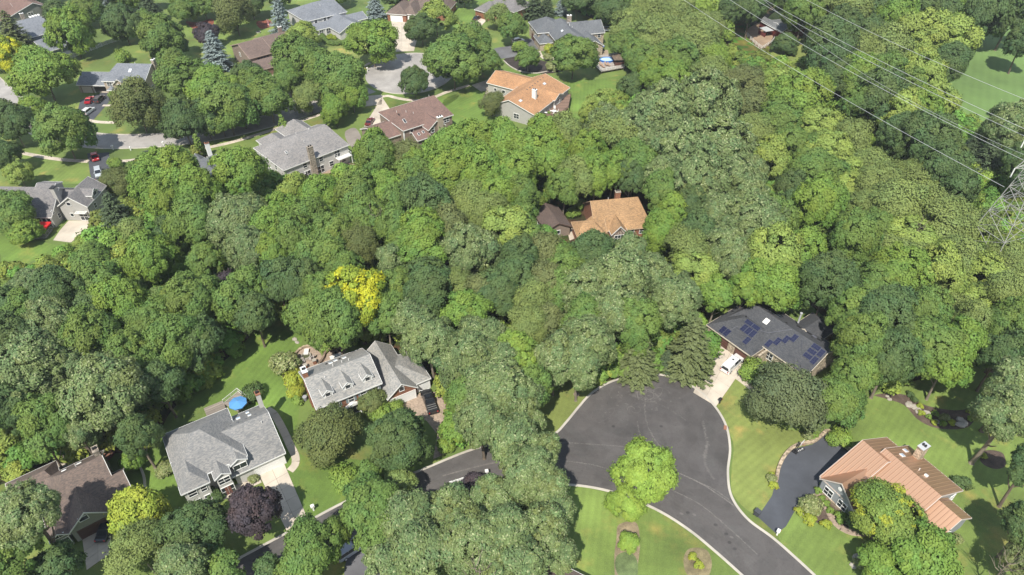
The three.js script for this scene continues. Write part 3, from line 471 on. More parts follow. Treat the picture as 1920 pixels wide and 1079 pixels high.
{ // house with solar panels
  const g = house('solar_roofed_house', 'charcoal-roofed stone house with solar panels beside the round street end', [1342.6, 626.4], [1378.9, 652.3], 2.9), R = { roof: roofM.char, wall: wallM.cream, trim: mat([0.62, 0.55, 0.44]) };
  const m = wing(g, { u: [-1.9, 17.7], v: [4.2, 15.5], e: 3.2, rise: 2.9, hip: [0.5, 0], ...R }), ga = wing(g, { u: [-2.9, 8.2], v: [0.5, 11.5], e: 2.9, rise: 2.2, hip: [0.8, 0.5], ...R });
  const bay = wing(g, { u: [-0.8, 3.2], v: [11, 16.8], e: 3.2, rise: 1.2, ridge: 'v', hip: [0, 1], ...R }), sun = wing(g, { u: [7.6, 13.6], v: [13, 20.8], e: 2.9, rise: 2.0, ridge: 'v', hip: [0, 1], ...R });
  garage(g, ga, 'f', 1.1, 2.9, 2.15, doorBrown); garage(g, ga, 'f', 5.9, 2.9, 2.15, doorBrown); win(g, m, 'f', 9.6, 0.9, 1.4, 1.6); win(g, m, 'f', 13.5, 0.9, 1.4, 1.4); win(g, m, 'f', 9.6, 2.75, 1.0, 0.5);
  add('porch_wall', box(0.35, 3.0, 3.0, 8.9, 1.5, -3.4), wallM.cream, g);
  const cell = mat([0.016, 0.019, 0.052], { roughness: 0.32, metalness: 0 }), dark = mat([0.016, 0.024, 0.032], { roughness: 0.25 }), rim = mat([0.16, 0.165, 0.20], { roughness: 0.4, metalness: 0.4 });
  const panel = (W, u, v, w, d, c) => { const p = roofBox(g, 'solar_panel', W, u, v, w, d, 0.05, rim, 0.10), n = w > d ? [3, 2] : [2, 3]; for (let i = 0; i < n[0]; i++) for (let j = 0; j < n[1]; j++) add('cell_block', box((w - 0.05) / n[0] - 0.012, 0.012, (d - 0.05) / n[1] - 0.012, -w / 2 + 0.025 + (w - 0.05) * (i + 0.5) / n[0], 0.031, -d / 2 + 0.025 + (d - 0.05) * (j + 0.5) / n[1]), c, p); };
  for (const [u, v] of [[0.35, 1.5], [1.38, 1.5], [3.13, 4.2], [4.18, 4.2], [5.22, 4.2], [5.36, 2.45]]) panel(ga, u, v, 1.0, 1.65, cell); for (const [u, v] of [[3.05, 5.58], [4.75, 5.58]]) panel(ga, u, v, 1.65, 1.0, cell);
  for (const [u, v] of [[8.41, 5.2], [9.35, 6.35], [10.3, 7.5], [11.25, 8.5], [16.8, 7.2]]) panel(m, u, v, 1.0, 1.65, cell); for (const [u, v] of [[15.4, 9.3], [15.4, 8.25], [15.4, 7.2]]) panel(m, u, v, 1.65, 1.0, cell); panel(m, 16.8, 8.9, 1.0, 1.65, cell);
  for (const [u, v] of [[3.6, 11.6], [5.3, 11.6]]) panel(m, u, v, 1.65, 1.0, dark); panel(m, 5.0, 12.65, 1.65, 1.0, dark);
  skylight(g, m, 5.0, 8.3, 1.0, 1.2, M.white); skylight(g, m, 1.2, 14.2, 0.9, 0.9, M.white); vents(g, m, [[0.6, 11.0], [7.8, 10.8], [12.9, 12]], M.black); vents(g, ga, [[-1.5, 6.6], [1.4, 6.8]], M.black);
  for (let i = 0; i < 6; i++) { const s = add('roof_vent', box(0.3, 0.16, 0.3), M.black, g); s.position.set(9.9, 3.75, -(15.6 + i * 0.85)); }
  for (let i = 0; i < 5; i++) roofBox(g, 'ridge_cover', m, 9.4 + i * 1.15, 13.0 + (i % 2) * 0.25, 0.9, 0.5, 0.22, i % 2 ? rim : M.black);
  { const c = add('flue_pipe', cyl(0.18, 0.18, 2.4, 8.6, 4.6, -13.8), M.steel, g); add('flue_cap', cyl(0.26, 0.26, 0.2, 8.6, 7.0, -13.8), M.steel, c); }
  add('conduit', merge([bar(V3(1.4, 3.72, -2.2), V3(2.0, 4.4, -3.8), 0.035), bar(V3(5.0, 4.9, -5.2), V3(7.0, 4.75, -6.6), 0.035), bar(V3(7.0, 4.75, -6.6), V3(9.8, 6.1, -9.6), 0.035), bar(V3(12.4, 5.9, -9.2), V3(13.6, 5.2, -7.6), 0.035)]), rim, g);
}
{ // metal roofed house
  const g = house('metal_roofed_house', 'grey house with copper-brown ribbed metal roof beside the asphalt driveway', [1537.2, 897.9], [1599, 956.9], 3.0), R = { roof: roofM.metal, wall: wallM.grey, trim: mat([0.58, 0.52, 0.47]), ribs: true };
  const f = wing(g, { u: [0, 6.7], v: [0, 8], e: 3, rise: 2.9, ridge: 'v', ...R, ribs: false });
  wing(g, { u: [-0.3, 4.6], v: [0.35, 16.4], e: 3, rise: 4.3, ...R }); const m = wing(g, { u: [2.6, 12.6], v: [2.2, 18.1], e: 3, rise: 4.35, ...R }), w3 = wing(g, { u: [8.6, 16.3], v: [5.6, 14.8], e: 3, rise: 3.25, ...R }); wing(g, { u: [5.4, 11.6], v: [2.8, 17.2], e: 3.1, rise: 4.05, ...R });
  garage(g, { a0: 0.08, a1: 4.2, b0: 0, b1: 16 }, 'l', 3.6, 4.9, 2.15); garage(g, { a0: 0.08, a1: 4.2, b0: 0, b1: 16 }, 'l', 9.5, 4.9, 2.15);
  for (const u of [2.0, 4.7]) { win(g, f, 'f', u, 0.8, 1.5, 1.5); } add('stone_base', box(5.9, 0.7, 0.2, 3.35, 0.35, -0.3), M.stoneWall, g); const rw = add('round_window', cyl(0.35, 0.35, 0.1, 0, 0, 0, 18), M.white, g); rw.rotation.x = Math.PI / 2; rw.position.set(3.35, 4.2, -0.38);
  win(g, w3, 'f', 15, 0.9, 0.9, 1.2); win(g, w3, 'r', 10, 0.9, 1.4, 1.2); win(g, m, 'r', 16.5, 1, 1.2, 1.3);
  chimney(g, 5.2, 16.3, 1.0, 1.7, 6.9, wallM.cream, 0, M.steel); skylight(g, m, 3.6, 15.2, 0.7, 1.1); skylight(g, m, 4.4, 12.6, 0.7, 1.1); pipes(g, m, [[7.6, 12.2]]); { const v = roofBox(g, 'roof_vent', m, 8.8, 12.4, 0.5, 0.5, 0.3, M.white); }
}
{ // timbered house in the woods
  const g = house('timbered_house', 'half-timbered house with tan shingle roof in a woodland clearing', [1090, 438.8], [1195, 428.8], 2.9), R = { roof: roofM.tan, wall: wallM.brick, trim: mat([0.50, 0.36, 0.24]) };
  const m = wing(g, { u: [3.4, 17.4], v: [0, 12.8], e: 2.9, rise: 4.7, hip: [0, 0.35], ...R }), ga = wing(g, { u: [-1.3, 6], v: [-1, 5.2], e: 2.9, rise: 2.1, hip: [0.7, 0], ...R }); wing(g, { u: [1.0, 6.0], v: [-2.2, 4], e: 2.9, rise: 2.1, ridge: 'v', hip: [1, 0], ...R });
  const d = wing(g, { u: [6.7, 10.9], v: [-2.0, 6], e: 3.1, rise: 2.3, ridge: 'v', ...R, wall: wallM.stucco, trim: M.white });
  win(g, d, 'f', 8.8, 1.0, 2.2, 1.7); const tb = (a, b) => { const o = add('timber', bar(a, b, 0.08, 4), trimBrown, g); return o; }; const z = 2.0 - 0.33;
  tb(V3(7.2, 3.0, z), V3(10.4, 3.0, z)); tb(V3(8.8, 3.0, z), V3(8.8, 5.0, z)); tb(V3(8.0, 3.0, z), V3(8.8, 4.4, z)); tb(V3(9.6, 3.0, z), V3(8.8, 4.4, z)); tb(V3(7.25, 0.4, z), V3(7.25, 3.0, z)); tb(V3(10.35, 0.4, z), V3(10.35, 3.0, z));
  win(g, m, 'f', 12.3, 1.2, 1.4, 1.3); win(g, m, 'f', 15, 1.2, 1.2, 1.3); win(g, m, 'l', 4, 1, 1.1, 1.4); chimney(g, 10.3, 7.2, 1.2, 1.0, 9.0, wallM.brick, 3, wallM.stone); pipes(g, m, [[8, 7]]);
  { const a = add('gas_tank', new THREE.CapsuleGeometry(0.45, 0.7, 4, 10), M.white, g); a.rotation.z = 0; a.position.set(2.4, 0.95, -5.8); }
}
{ // brown outbuilding by the timbered house
  const c = P(1035, 408, 3), g = thing('outbuilding', 'small brown-roofed outbuilding beside the tan timbered house', 'shed', V3(c.x, 0, c.z), -1.25);
  const w = wing(g, { u: [-4.6, 4.6], v: [-3.4, 3.4], e: 2.6, rise: 1.7, roof: roofM.dkBrown, wall: wallM.taupe, trim: trimBrown }); win(g, w, 'r', 0, 1, 0.9, 1.0); win(g, w, 'f', -1, 1, 0.9, 1.0);
}
{ // large pale grey house
  const g = house('pale_stucco_house', 'big white house with pale grey roof and tall stone chimney on its wall', [531, 320], [654.5, 271.8], 5.3), R = { roof: roofM.light, wall: wallM.white, trim: M.trim };
  const m = wing(g, { u: [0, 20.2], v: [0, 16.6], e: 5.3, rise: 3.8, hip: [1.15, 0.22], ...R }), bk = wing(g, { u: [2.6, 9.6], v: [9, 20], e: 5.3, rise: 2.3, ridge: 'v', hip: [0, 1], ...R }), ga = wing(g, { u: [10.5, 18.9], v: [10, 24], e: 4.4, rise: 3.3, ridge: 'v', hip: [0, 1], ...R });
  const b = wing(g, { u: [1.2, 5.4], v: [-1.2, 4], e: 2.9, rise: 1.3, ridge: 'v', hip: [1, 0], ...R });
  win(g, b, 'f', 3.3, 0.8, 2.6, 1.6); for (const u of [6.3, 11.2]) win(g, m, 'f', u, 3.5, 1.1, 1.3); win(g, m, 'f', 16.2, 3.0, 1.7, 2.0); win(g, m, 'f', 6.6, 0.3, 1.8, 2.1); win(g, m, 'f', 10.6, 0.3, 2.0, 2.0); win(g, m, 'f', 14.0, 1.0, 1.2, 1.4); win(g, m, 'f', 17.8, 0.8, 1.2, 1.2); win(g, m, 'l', 5, 3.3, 1.2, 1.3); win(g, m, 'l', 9, 0.9, 1.4, 1.4);
  chimney(g, 8.5, 0.0, 1.5, 0.9, 9.0, wallM.stone, 0, wallM.stone);
  { const bl = add('balcony', box(4.2, 0.18, 1.7, 17.6, 2.75, 0.5), M.trim, g); const r = [box(4.2, 0.06, 0.06, 17.6, 3.75, 1.3), box(0.06, 0.06, 1.6, 15.55, 3.75, 0.5), box(0.06, 0.06, 1.6, 19.65, 3.75, 0.5)]; for (let i = 0; i < 15; i++) r.push(box(0.03, 0.95, 0.03, 15.6 + i * 0.286, 3.27, 1.3)); add('railing', merge(r), M.white, bl); for (const u of [15.6, 19.6]) add('post', box(0.14, 2.7, 0.14, u, 1.35, 1.2), M.white, bl); }
  vents(g, m, [[18.4, 8.0]], M.black); pipes(g, m, [[9.6, 8.9], [9.8, 5.4], [13.6, 9.2], [14, 9.6]]); skylight(g, bk.vm ? { ...m } : m, 3.8, 4.4, 0.6, 1.0, roofM.slate);
}
{ // brown house with skylights
  const g = house('russet_roofed_house', 'russet-roofed house with skylights and brick chimney beside the concrete driveway', [756.8, 246.8], [792.9, 235.1], 5.0), R = { roof: roofM.redBrown, wall: wallM.taupe, trim: M.trim };
  const m = wing(g, { u: [0, 17.2], v: [0.4, 15.4], e: 5, rise: 3.9, hip: [0.5, 0.25], ...R }), f = wing(g, { u: [6.4, 12.4], v: [-2.9, 6], e: 4.5, rise: 2.2, ridge: 'v', ...R }), ga = wing(g, { u: [-7.6, 1.4], v: [2.6, 12.8], e: 2.9, rise: 2.3, ...R });
  const p = wing(g, { u: [2.2, 6.9], v: [-3.6, 2.4], e: 2.8, rise: 1.5, ...R }); skylight(g, p, 3.8, -1.8, 0.7, 0.9, M.pane); skylight(g, p, 5.4, -1.6, 0.7, 0.9, M.pane); skylight(g, m, 2.2, 3.0, 0.8, 1.5, M.pane);
  chimney(g, 10.6, -2.6, 1.7, 0.9, 7.4, wallM.beige, 0, M.white); win(g, m, 'f', 14.8, 3.2, 1.7, 1.3); win(g, f, 'f', 8, 3.4, 1.0, 1.5); win(g, m, 'f', 3, 3.4, 1, 1.1); win(g, m, 'r', 5, 3, 1, 1.3); win(g, f, 'r', -0.6, 1, 1, 1.6); pipes(g, m, [[1.6, 6.2], [4.2, 5.4], [6.0, 4.4], [14.6, 9.6]]); vents(g, m, [[1.8, 5.4]], M.black); add('corner_board', box(0.3, 4.8, 0.3, 0.4, 2.4, -0.8), M.white, g);
}
{ // orange roofed house with deck
  const g = house('orange_roofed_house', 'orange-shingled house with a white chimney and raised brown deck', [917.7, 156.7], [953.3, 165.8], 3.4), R = { roof: roofM.orange, wall: wallM.pale, trim: M.trim };
  const ga = wing(g, { u: [-1.2, 14], v: [0, 11.4], e: 3.4, rise: 2.2, ...R }), m = wing(g, { u: [9.8, 24.6], v: [-13.4, 9.6], e: 4.0, rise: 2.7, ridge: 'v', at: 15.4, ...R }), b = wing(g, { u: [19.5, 25.1], v: [-1.6, 4.2], e: 4.1, rise: 1.2, ...R });
  win(g, ga, 'f', 2.0, 1.2, 0.9, 0.9); win(g, ga, 'f', 5.2, 1.2, 1.1, 0.9); win(g, b, 'f', 22.8, 2.2, 1.5, 1.0); win(g, m, 'r', -10, 2.0, 1.4, 1.4); win(g, m, 'f', 18, 1.2, 1.8, 1.5); win(g, b, 'r', 1.3, 2.0, 1.6, 1.6);
  chimney(g, 20.0, -5.6, 1.3, 1.0, 8.0, M.white, 3.6); for (let i = 0; i < 7; i++) { const s = add('roof_vent', box(0.4, 0.16, 0.4), roofM.brown, g); const v = 6.6 - i * 1.7; s.position.set(16.2, 6.48, -v); s.rotation.z = -0.28; }
  const s = add('skylight', box(0.8, 0.1, 1.1), M.skylight, g); s.position.set(18.2, 5.98, -4.0); s.rotation.z = -0.29; const s2 = add('skylight', box(0.8, 0.1, 1.1), M.skylight, g); s2.position.set(18.0, 6.0, 10.6); s2.rotation.z = -0.29;
}
{ // charcoal house with the pool deck
  const g = house('slate_roofed_house', 'stone house with slate-grey roof beside the hot tub deck', [990.5, 41], [1007.4, 62.4], 5.0), R = { roof: roofM.slate, wall: wallM.cream, trim: M.trim };
  const l = wing(g, { u: [0, 12.6], v: [0, 11], e: 5, rise: 3.4, hip: [1, 0.9], ...R }), gh = wing(g, { u: [9, 17.4], v: [-0.5, 5.4], e: 2.9, rise: 1.9, hip: [0, 1], ...R }), m = wing(g, { u: [4, 24.4], v: [4.4, 16.2], e: 4.8, rise: 3.3, hip: [0.6, 0.5], ...R }), r = wing(g, { u: [7, 18], v: [12, 24.6], e: 5, rise: 3.0, ridge: 'v', ...R }), rf = wing(g, { u: [15, 27], v: [13.6, 21], e: 3.7, rise: 2.2, ...R });
  garage(g, l, 'l', 0, 0.1, 0.1); g.children.pop(); const gd = garage(g, { a0: 0.4, a1: 12, b0: 0.4, b1: 9 }, 'f', 6.5, 4.9, 2.2, doorBrown); win(g, l, 'f', 4, 3.4, 1.2, 1.2); win(g, l, 'f', 9, 3.4, 1.2, 1.2); win(g, m, 'r', 8, 3, 1.2, 1.3); win(g, m, 'f', 20, 1, 1.2, 1.5); win(g, rf, 'r', 17.4, 1, 2.2, 1.8); win(g, r, 'r', 14, 3.3, 1.1, 1.2); skylight(g, m, 17.2, 8.0, 1.2, 0.8); pipes(g, m, [[11, 12], [15, 12.6]]); chimney(g, 8.8, 13.4, 1.0, 1.6, 9.2, wallM.stone, 3); win(g, { a0: 0, a1: 17.6, b0: 0, b1: 0 }, 'r', 22.4, 3.3, 1.1, 1.2);
}
{ // beige house with the red car
  const g = house('beige_house', 'beige two-storey house with grey roof behind a rounded olive tree', [189, 152.3], [266.3, 154], 5.3), R = { roof: roofM.blue, wall: wallM.beige, trim: M.trim };
  const m = wing(g, { u: [0, 14.4], v: [0, 14], e: 5.3, rise: 3.2, hip: [0.42, 0], ...R }), ga = wing(g, { u: [-10.6, 2], v: [2.2, 13], e: 2.8, rise: 2.3, gap: [-5.1, -0.7, 2.2], ...R }), d = wing(g, { u: [3.5, 8.4], v: [-0.9, 6], e: 4.5, rise: 1.9, ridge: 'v', ...R });
  garage(g, ga, 'f', -7.6, 3.4, 2.2, mat([0.55, 0.48, 0.40])); add('garage_frame', merge([box(4.7, 0.14, 0.14, -2.9, 2.27, -2.55), box(0.14, 2.2, 0.14, -5.17, 1.1, -2.55), box(0.14, 2.2, 0.14, -0.63, 1.1, -2.55)]), M.trim, g); add('garage_floor', box(9.5, 0.03, 9.6, -5.4, 0.055, -7.6), CN[1], g); win(g, d, 'f', 6, 3.2, 1.4, 1.4); win(g, d, 'f', 6, 0.9, 1.8, 1.6); win(g, m, 'f', 2.2, 3.6, 1.6, 1.2); win(g, m, 'f', 11, 3.4, 1.2, 1.3); win(g, m, 'r', 8, 3.2, 1.1, 1.5); win(g, m, 'r', 4, 0.9, 1.1, 1.5);
  skylight(g, m, 8.2, 4.2, 0.9, 1.4); chimney(g, 14.5, 8.4, 0.9, 1.5, 9.4, wallM.stone); pipes(g, m, [[8.6, 7.6]]);
  { const b = wing(g, { u: [1.4, 3.8], v: [-1.2, 2], e: 2.8, rise: 0.9, ridge: 'v', hip: [1, 0], roof: roofM.blue, wall: M.white, trim: M.white, roofName: 'bay_roof' }); win(g, b, 'f', 2.6, 0.7, 1.2, 1.6); }
}
{ // grey house with the red awning
  const g = house('grey_gabled_house', 'grey gabled house with a red awning on its terrace and pale patio', [60.8, 407.5], [94.9, 408.2], 3.2), R = { roof: roofM.mid, wall: wallM.pale, trim: M.trim };
  const m = wing(g, { u: [-12, 4.6], v: [0, 13.4], e: 3.2, rise: 4.3, ...R }), mid = wing(g, { u: [3, 8.4], v: [4.6, 11.6], e: 3.2, rise: 2.9, ...R }), ga = wing(g, { u: [4.6, 12.2], v: [3.2, 13], e: 4.3, rise: 2.7, ridge: 'v', ...R, wall: wallM.pale });
  const d = wing(g, { u: [8.6, 12.3], v: [6.2, 9.4], e: 5.5, rise: 1.2, base: 4, ...R, ov: 0.2, roofName: 'dormer_roof' }); win(g, d, 'r', 7.8, 4.9, 1.2, 1.0);
  wing(g, { u: [-2.4, 2.4], v: [6.6, 11.5], e: 6.2, rise: 1.0, base: 4, ...R, ov: 0.2, roofName: 'dormer_roof' });
  for (const u of [0.9, 2.2, 3.4]) win(g, m, 'f', u, 1.6, 0.9, 1.1); win(g, m, 'f', 2.8, 0.2, 1.6, 1.2); win(g, m, 'r', 3, 1.2, 0.8, 1.2); win(g, m, 'r', 1.6, 3.2, 0.8, 1.0); win(g, ga, 'f', 7.6, 4.4, 0.9, 0.9); win(g, ga, 'f', 7.2, 1.2, 0.7, 0.9); win(g, ga, 'f', 10, 0.2, 1.9, 2.0); win(g, ga, 'r', 6.5, 2, 0.9, 1.3); win(g, ga, 'r', 10.5, 2, 0.9, 1.3);
  { const c = add('chimney', box(0.9, 8.6, 1.3, 4.55, 4.3, -4.9), wallM.pale, g); add('chimney_cap', box(1.1, 0.15, 1.5, 4.55, 8.67, -4.9), M.black, c); }
  { const b = add('balcony', box(2.8, 0.15, 1.1, 10, 2.7, -3.1), M.trim, g); const r = []; for (let i = 0; i < 9; i++) r.push(box(0.04, 0.9, 0.04, 8.65 + i * 0.337, 3.2, -2.6)); r.push(box(2.8, 0.06, 0.06, 10, 3.68, -2.6)); add('railing', merge(r), M.galv, b); }
}
{ // narrow grey house seen between crowns
  const g = house('narrow_grey_house', 'grey two-storey house with a white chimney hidden among bright trees', [394.3, 328.3], [421.9, 319.1], 4.6), R = { roof: roofM.slate, wall: wallM.grey, trim: M.white };
  const m = wing(g, { u: [-6, 4.1], v: [0, 9.6], e: 4.6, rise: 2.6, ...R }); wing(g, { u: [-1.5, 2.2], v: [4, 10.8], e: 4.4, rise: 1.8, ridge: 'v', ...R }); for (const u of [1.0, 2.6]) { win(g, m, 'f', u, 3.0, 1.0, 1.1); win(g, m, 'f', u, 0.6, 1.0, 1.5); }
  add('porch_roof', box(4.4, 0.16, 1.4, 1.8, 2.5, -0.1), mat([0.52, 0.42, 0.36]), g); chimney(g, 3.3, 7.9, 1.0, 0.8, 9.4, M.white, 0, wallM.brick); pipes(g, m, [[1.6, 4.5]]);
}
{ // white house at the back street's end
  const g = house('white_gabled_house', 'white house with blue-grey roof behind a curved hedge of yellow flowers', [572.3, 40.6], [632.3, 26.1], 5.3), R = { roof: roofM.blue, wall: wallM.white, trim: M.white };
  const m = wing(g, { u: [0, 18.0], v: [0, 16.4], e: 5.3, rise: 3.6, hip: [0.95, 0.2], ...R }), ga = wing(g, { u: [7.2, 19.4], v: [-12.8, 5], e: 2.8, rise: 2.9, ridge: 'v', at: 13.2, ...R }), p = wing(g, { u: [-3, 10], v: [-4.6, 3.4], e: 2.8, rise: 1.3, ...R, ov: 0.2 });
  wing(g, { u: [14, 24], v: [-5, 2.6], e: 2.8, rise: 1.8, ...R });
  for (const u of [4.4, 8.2, 9.8]) win(g, m, 'f', u, 3.7, 1.1, 1.2, { shutter: u < 9 ? M.trim : undefined }); win(g, p, 'f', 3.8, 0.8, 1.4, 1.6); win(g, p, 'f', 6.8, 0.6, 1.6, 1.8); for (const u of [2.6, 5.6]) add('porch_post', box(0.22, 2.8, 0.22, u, 1.4, 4.5), M.white, g); win(g, ga, 'f', 13.2, 3.4, 0.9, 0.9); garage(g, ga, 'f', 13.2, 4.9, 2.2); pipes(g, m, [[9.6, 5.6]]);
}
{ // brown two-level house
  const g = house('brown_house', 'tall brown house with brown roof and lower porch roof', [467.2, 110.4], [513.1, 98.1], 5.0), R = { roof: roofM.dkBrown, wall: wallM.taupe, trim: mat([0.40, 0.30, 0.25]) };
  const m = wing(g, { u: [0, 9.1], v: [0, 16], e: 5, rise: 2.9, ...R, roof: mat([0.285, 0.205, 0.175], { map: T.shingle }) }), r = wing(g, { u: [9.1, 18.6], v: [1.4, 16.8], e: 5, rise: 2.6, ...R, roof: m.roof.material }), p = wing(g, { u: [-2.6, 7.6], v: [-6.4, 3.2], e: 2.8, rise: 1.7, ...R, roof: m.roof.material });
  for (const u of [3.4, 4.5, 5.6, 6.7]) win(g, m, 'f', u, 3.7, 0.85, 0.75, { frame: trimBrown }); win(g, m, 'l', 9, 3.2, 1, 1.2); garage(g, p, 'f', 3, 4.9, 2.1, mat([0.20, 0.12, 0.09])); chimney(g, 17.6, 11.5, 1.2, 1.0, 8.8, wallM.taupe, 4);
}
{ // tan-roofed house at the head of the back street
  const g = house('long_brown_house', 'long brown-roofed brick house at the head of a wide concrete driveway', [723.4, 25.3], [760.6, 28.1], 3.0), R = { roof: roofM.brown, wall: wallM.brick, trim: M.trim };
  const a = wing(g, { u: [0, 8.6], v: [0, 12.5], e: 3, rise: 3.0, ridge: 'v', hip: [1, 0.5], ...R }), b = wing(g, { u: [6.4, 12.2], v: [0.9, 12], e: 3, rise: 3.2, ridge: 'v', hip: [1, 0], ...R }), c = wing(g, { u: [4, 24], v: [7.4, 20], e: 3, rise: 3.8, hip: [0.8, 0.8], ...R }); wing(g, { u: [16.5, 23.4], v: [4.8, 16], e: 3, rise: 2.9, ridge: 'v', hip: [1, 0], ...R });
  garage(g, a, 'f', 4.2, 4.9, 2.2, M.white); garage(g, b, 'f', 10, 2.6, 2.2, M.white); win(g, c, 'f', 15, 1, 1.6, 1.4); chimney(g, 20.5, 15, 1.1, 0.9, 7.8);
}
{ // grey-roofed house with an orange garage door
  const g = house('grey_hipped_house', 'grey hip-roofed house with an orange-brown garage door and dark car outside', [888.6, 17.6], [915.3, 25.3], 3.0), R = { roof: roofM.mid, wall: wallM.brick, trim: M.trim };
  const a = wing(g, { u: [0, 8.0], v: [0, 10], e: 3, rise: 3.0, hip: [0.8, 0.5], ...R }), b = wing(g, { u: [3, 18], v: [4, 17], e: 4.6, rise: 3.4, hip: [0.8, 0.8], ...R }); wing(g, { u: [8.5, 13], v: [1.8, 9], e: 4.4, rise: 2.2, ridge: 'v', ...R });
  garage(g, a, 'f', 4.0, 4.9, 2.2, doorOrange); win(g, b, 'f', 14.5, 2.8, 1.4, 1.2);
}
{ // blue-grey house in the corner
  const g = house('blue_grey_house', 'blue-grey house with a lavender-grey roof among pale conifers', [57.1, 70.4], [94.8, 60.2], 5.0), R = { roof: roofM.blue, wall: wallM.blueGrey, trim: M.trim };
  const m = wing(g, { u: [-1.5, 10.6], v: [0, 22], e: 5, rise: 3.2, hip: [0.3, 0.15], ...R }); const p = wing(g, { u: [-1, 8], v: [-12.2, 3], e: 2.8, rise: 2.2, ...R }); win(g, m, 'f', 5.4, 3.4, 0.9, 1.1); chimney(g, 4.4, 14.5, 1.2, 1.0, 9.4, wallM.stone, 4); for (let i = 0; i < 4; i++) { const s = add('skylight', box(0.7, 0.12, 1.2), M.white, g); s.position.set(6.2 + i * 1.0, 8.1, -12.4); s.rotation.x = 0.2; }
}
{ // brown-roofed house in the corner
  const g = house('olive_walled_house', 'brown-roofed house with olive gable wall behind the blue-grey house', [11.2, 35.2], [87.7, 15.3], 5.0), R = { roof: roofM.redBrown, wall: wallM.olive, trim: M.trim };
  const m = wing(g, { u: [0, 17], v: [0, 18], e: 5, rise: 3.2, ridge: 'v', at: 11.2, ...R }); wing(g, { u: [-14, 6], v: [2, 14], e: 4, rise: 3.6, ...R }); win(g, m, 'f', 9, 3.6, 1.8, 1.3); win(g, m, 'f', 13, 1, 1.6, 1.4);
}
{ // red barn
  const g = thing('red_barn', 'small red barn with grey roof beside the bare dirt ring', 'barn', (p => V3(p.x, 0, p.z))(P(1450, 52.3, 3)), 0.345), R = { roof: mat([0.27, 0.28, 0.29], { map: T.shingle }), wall: wallM.red, trim: M.white };
  const m = wing(g, { u: [0, 4.6], v: [-5.0, 9], e: 3, rise: 1.1, ridge: 'v', ...R }); const w2 = wing(g, { u: [2, 11.6], v: [-4.8, 6.8], e: 3.2, rise: 1.2, ...R }); add('roof_patch', box(2.6, 0.06, 2.2, 8.8, 4.2, -2.6), mat([0.62, 0.64, 0.68]), g); add('lean_to_roof', box(3.6, 0.12, 4.6, -1.9, 2.3, -1.4), M.steel, g); for (const [x, z] of [[-3.5, 0.7], [-3.5, -3.5]]) add('post', box(0.14, 2.2, 0.14, x, 1.1, z), wallM.red, g); win(g, w2, 'r', 0, 1, 1, 1);
  add('lean_to_wall', box(0.1, 1.4, 4.2, -3.5, 0.7, -1.4), wallM.red, g);
}
{ // small grey shed at the edge of the trees
  const a = P(194, 447, 2), g = thing('garden_shed', 'small grey-roofed garden shed at the edge of the trees by the pale patio', 'shed', V3(a.x, 0, a.z), 0.65), w = wing(g, { u: [-2.1, 2.1], v: [-1.7, 1.7], e: 1.9, rise: 0.9, roof: roofM.pale, wall: wallM.pale, trim: M.trim, ov: 0.2 }); win(g, w, 'f', 0, 0.9, 0.7, 0.6);
}
{ // roof corner at the lower edge
  const a = P(1070, 1078, 3), g = thing('slate_garage', 'dark roof corner showing below the big oaks by the lawn', 'garage', V3(a.x, 0, a.z), -0.5), w = wing(g, { u: [-7, 3.2], v: [-8, 0.8], e: 3, rise: 2.2, hip: [0, 0.8], roof: roofM.brown, wall: wallM.pale, trim: M.trim });
}

// ---------- vehicles ----------
function profile(pts, w, bevel = 0.08) { const s = new THREE.Shape(pts.map(([x, y]) => new THREE.Vector2(x, y))), g = new THREE.ExtrudeGeometry(s, { depth: w - 2 * bevel, bevelEnabled: true, bevelThickness: bevel, bevelSize: bevel, bevelOffset: -bevel, bevelSegments: 2 }); g.translate(0, 0, -(w - 2 * bevel) / 2); return g; }
function taper(g, y0, y1, k) { const p = g.attributes.position; for (let i = 0; i < p.count; i++) { const t = Math.max(0, Math.min(1, (p.getY(i) - y0) / (y1 - y0))); p.setZ(i, p.getZ(i) * (1 - k * t)); } g.computeVertexNormals(); return g; }
const glassM = mat([0.02, 0.024, 0.03], { roughness: 0.08 }), lampM = mat([0.8, 0.8, 0.78], { roughness: 0.2 }), tailM = mat([0.4, 0.02, 0.02], { roughness: 0.3 });
const paint = (c) => new THREE.MeshPhysicalMaterial({ color: lin(...c), roughness: 0.35, metalness: 0.15, clearcoat: 0.8, clearcoatRoughness: 0.1 });
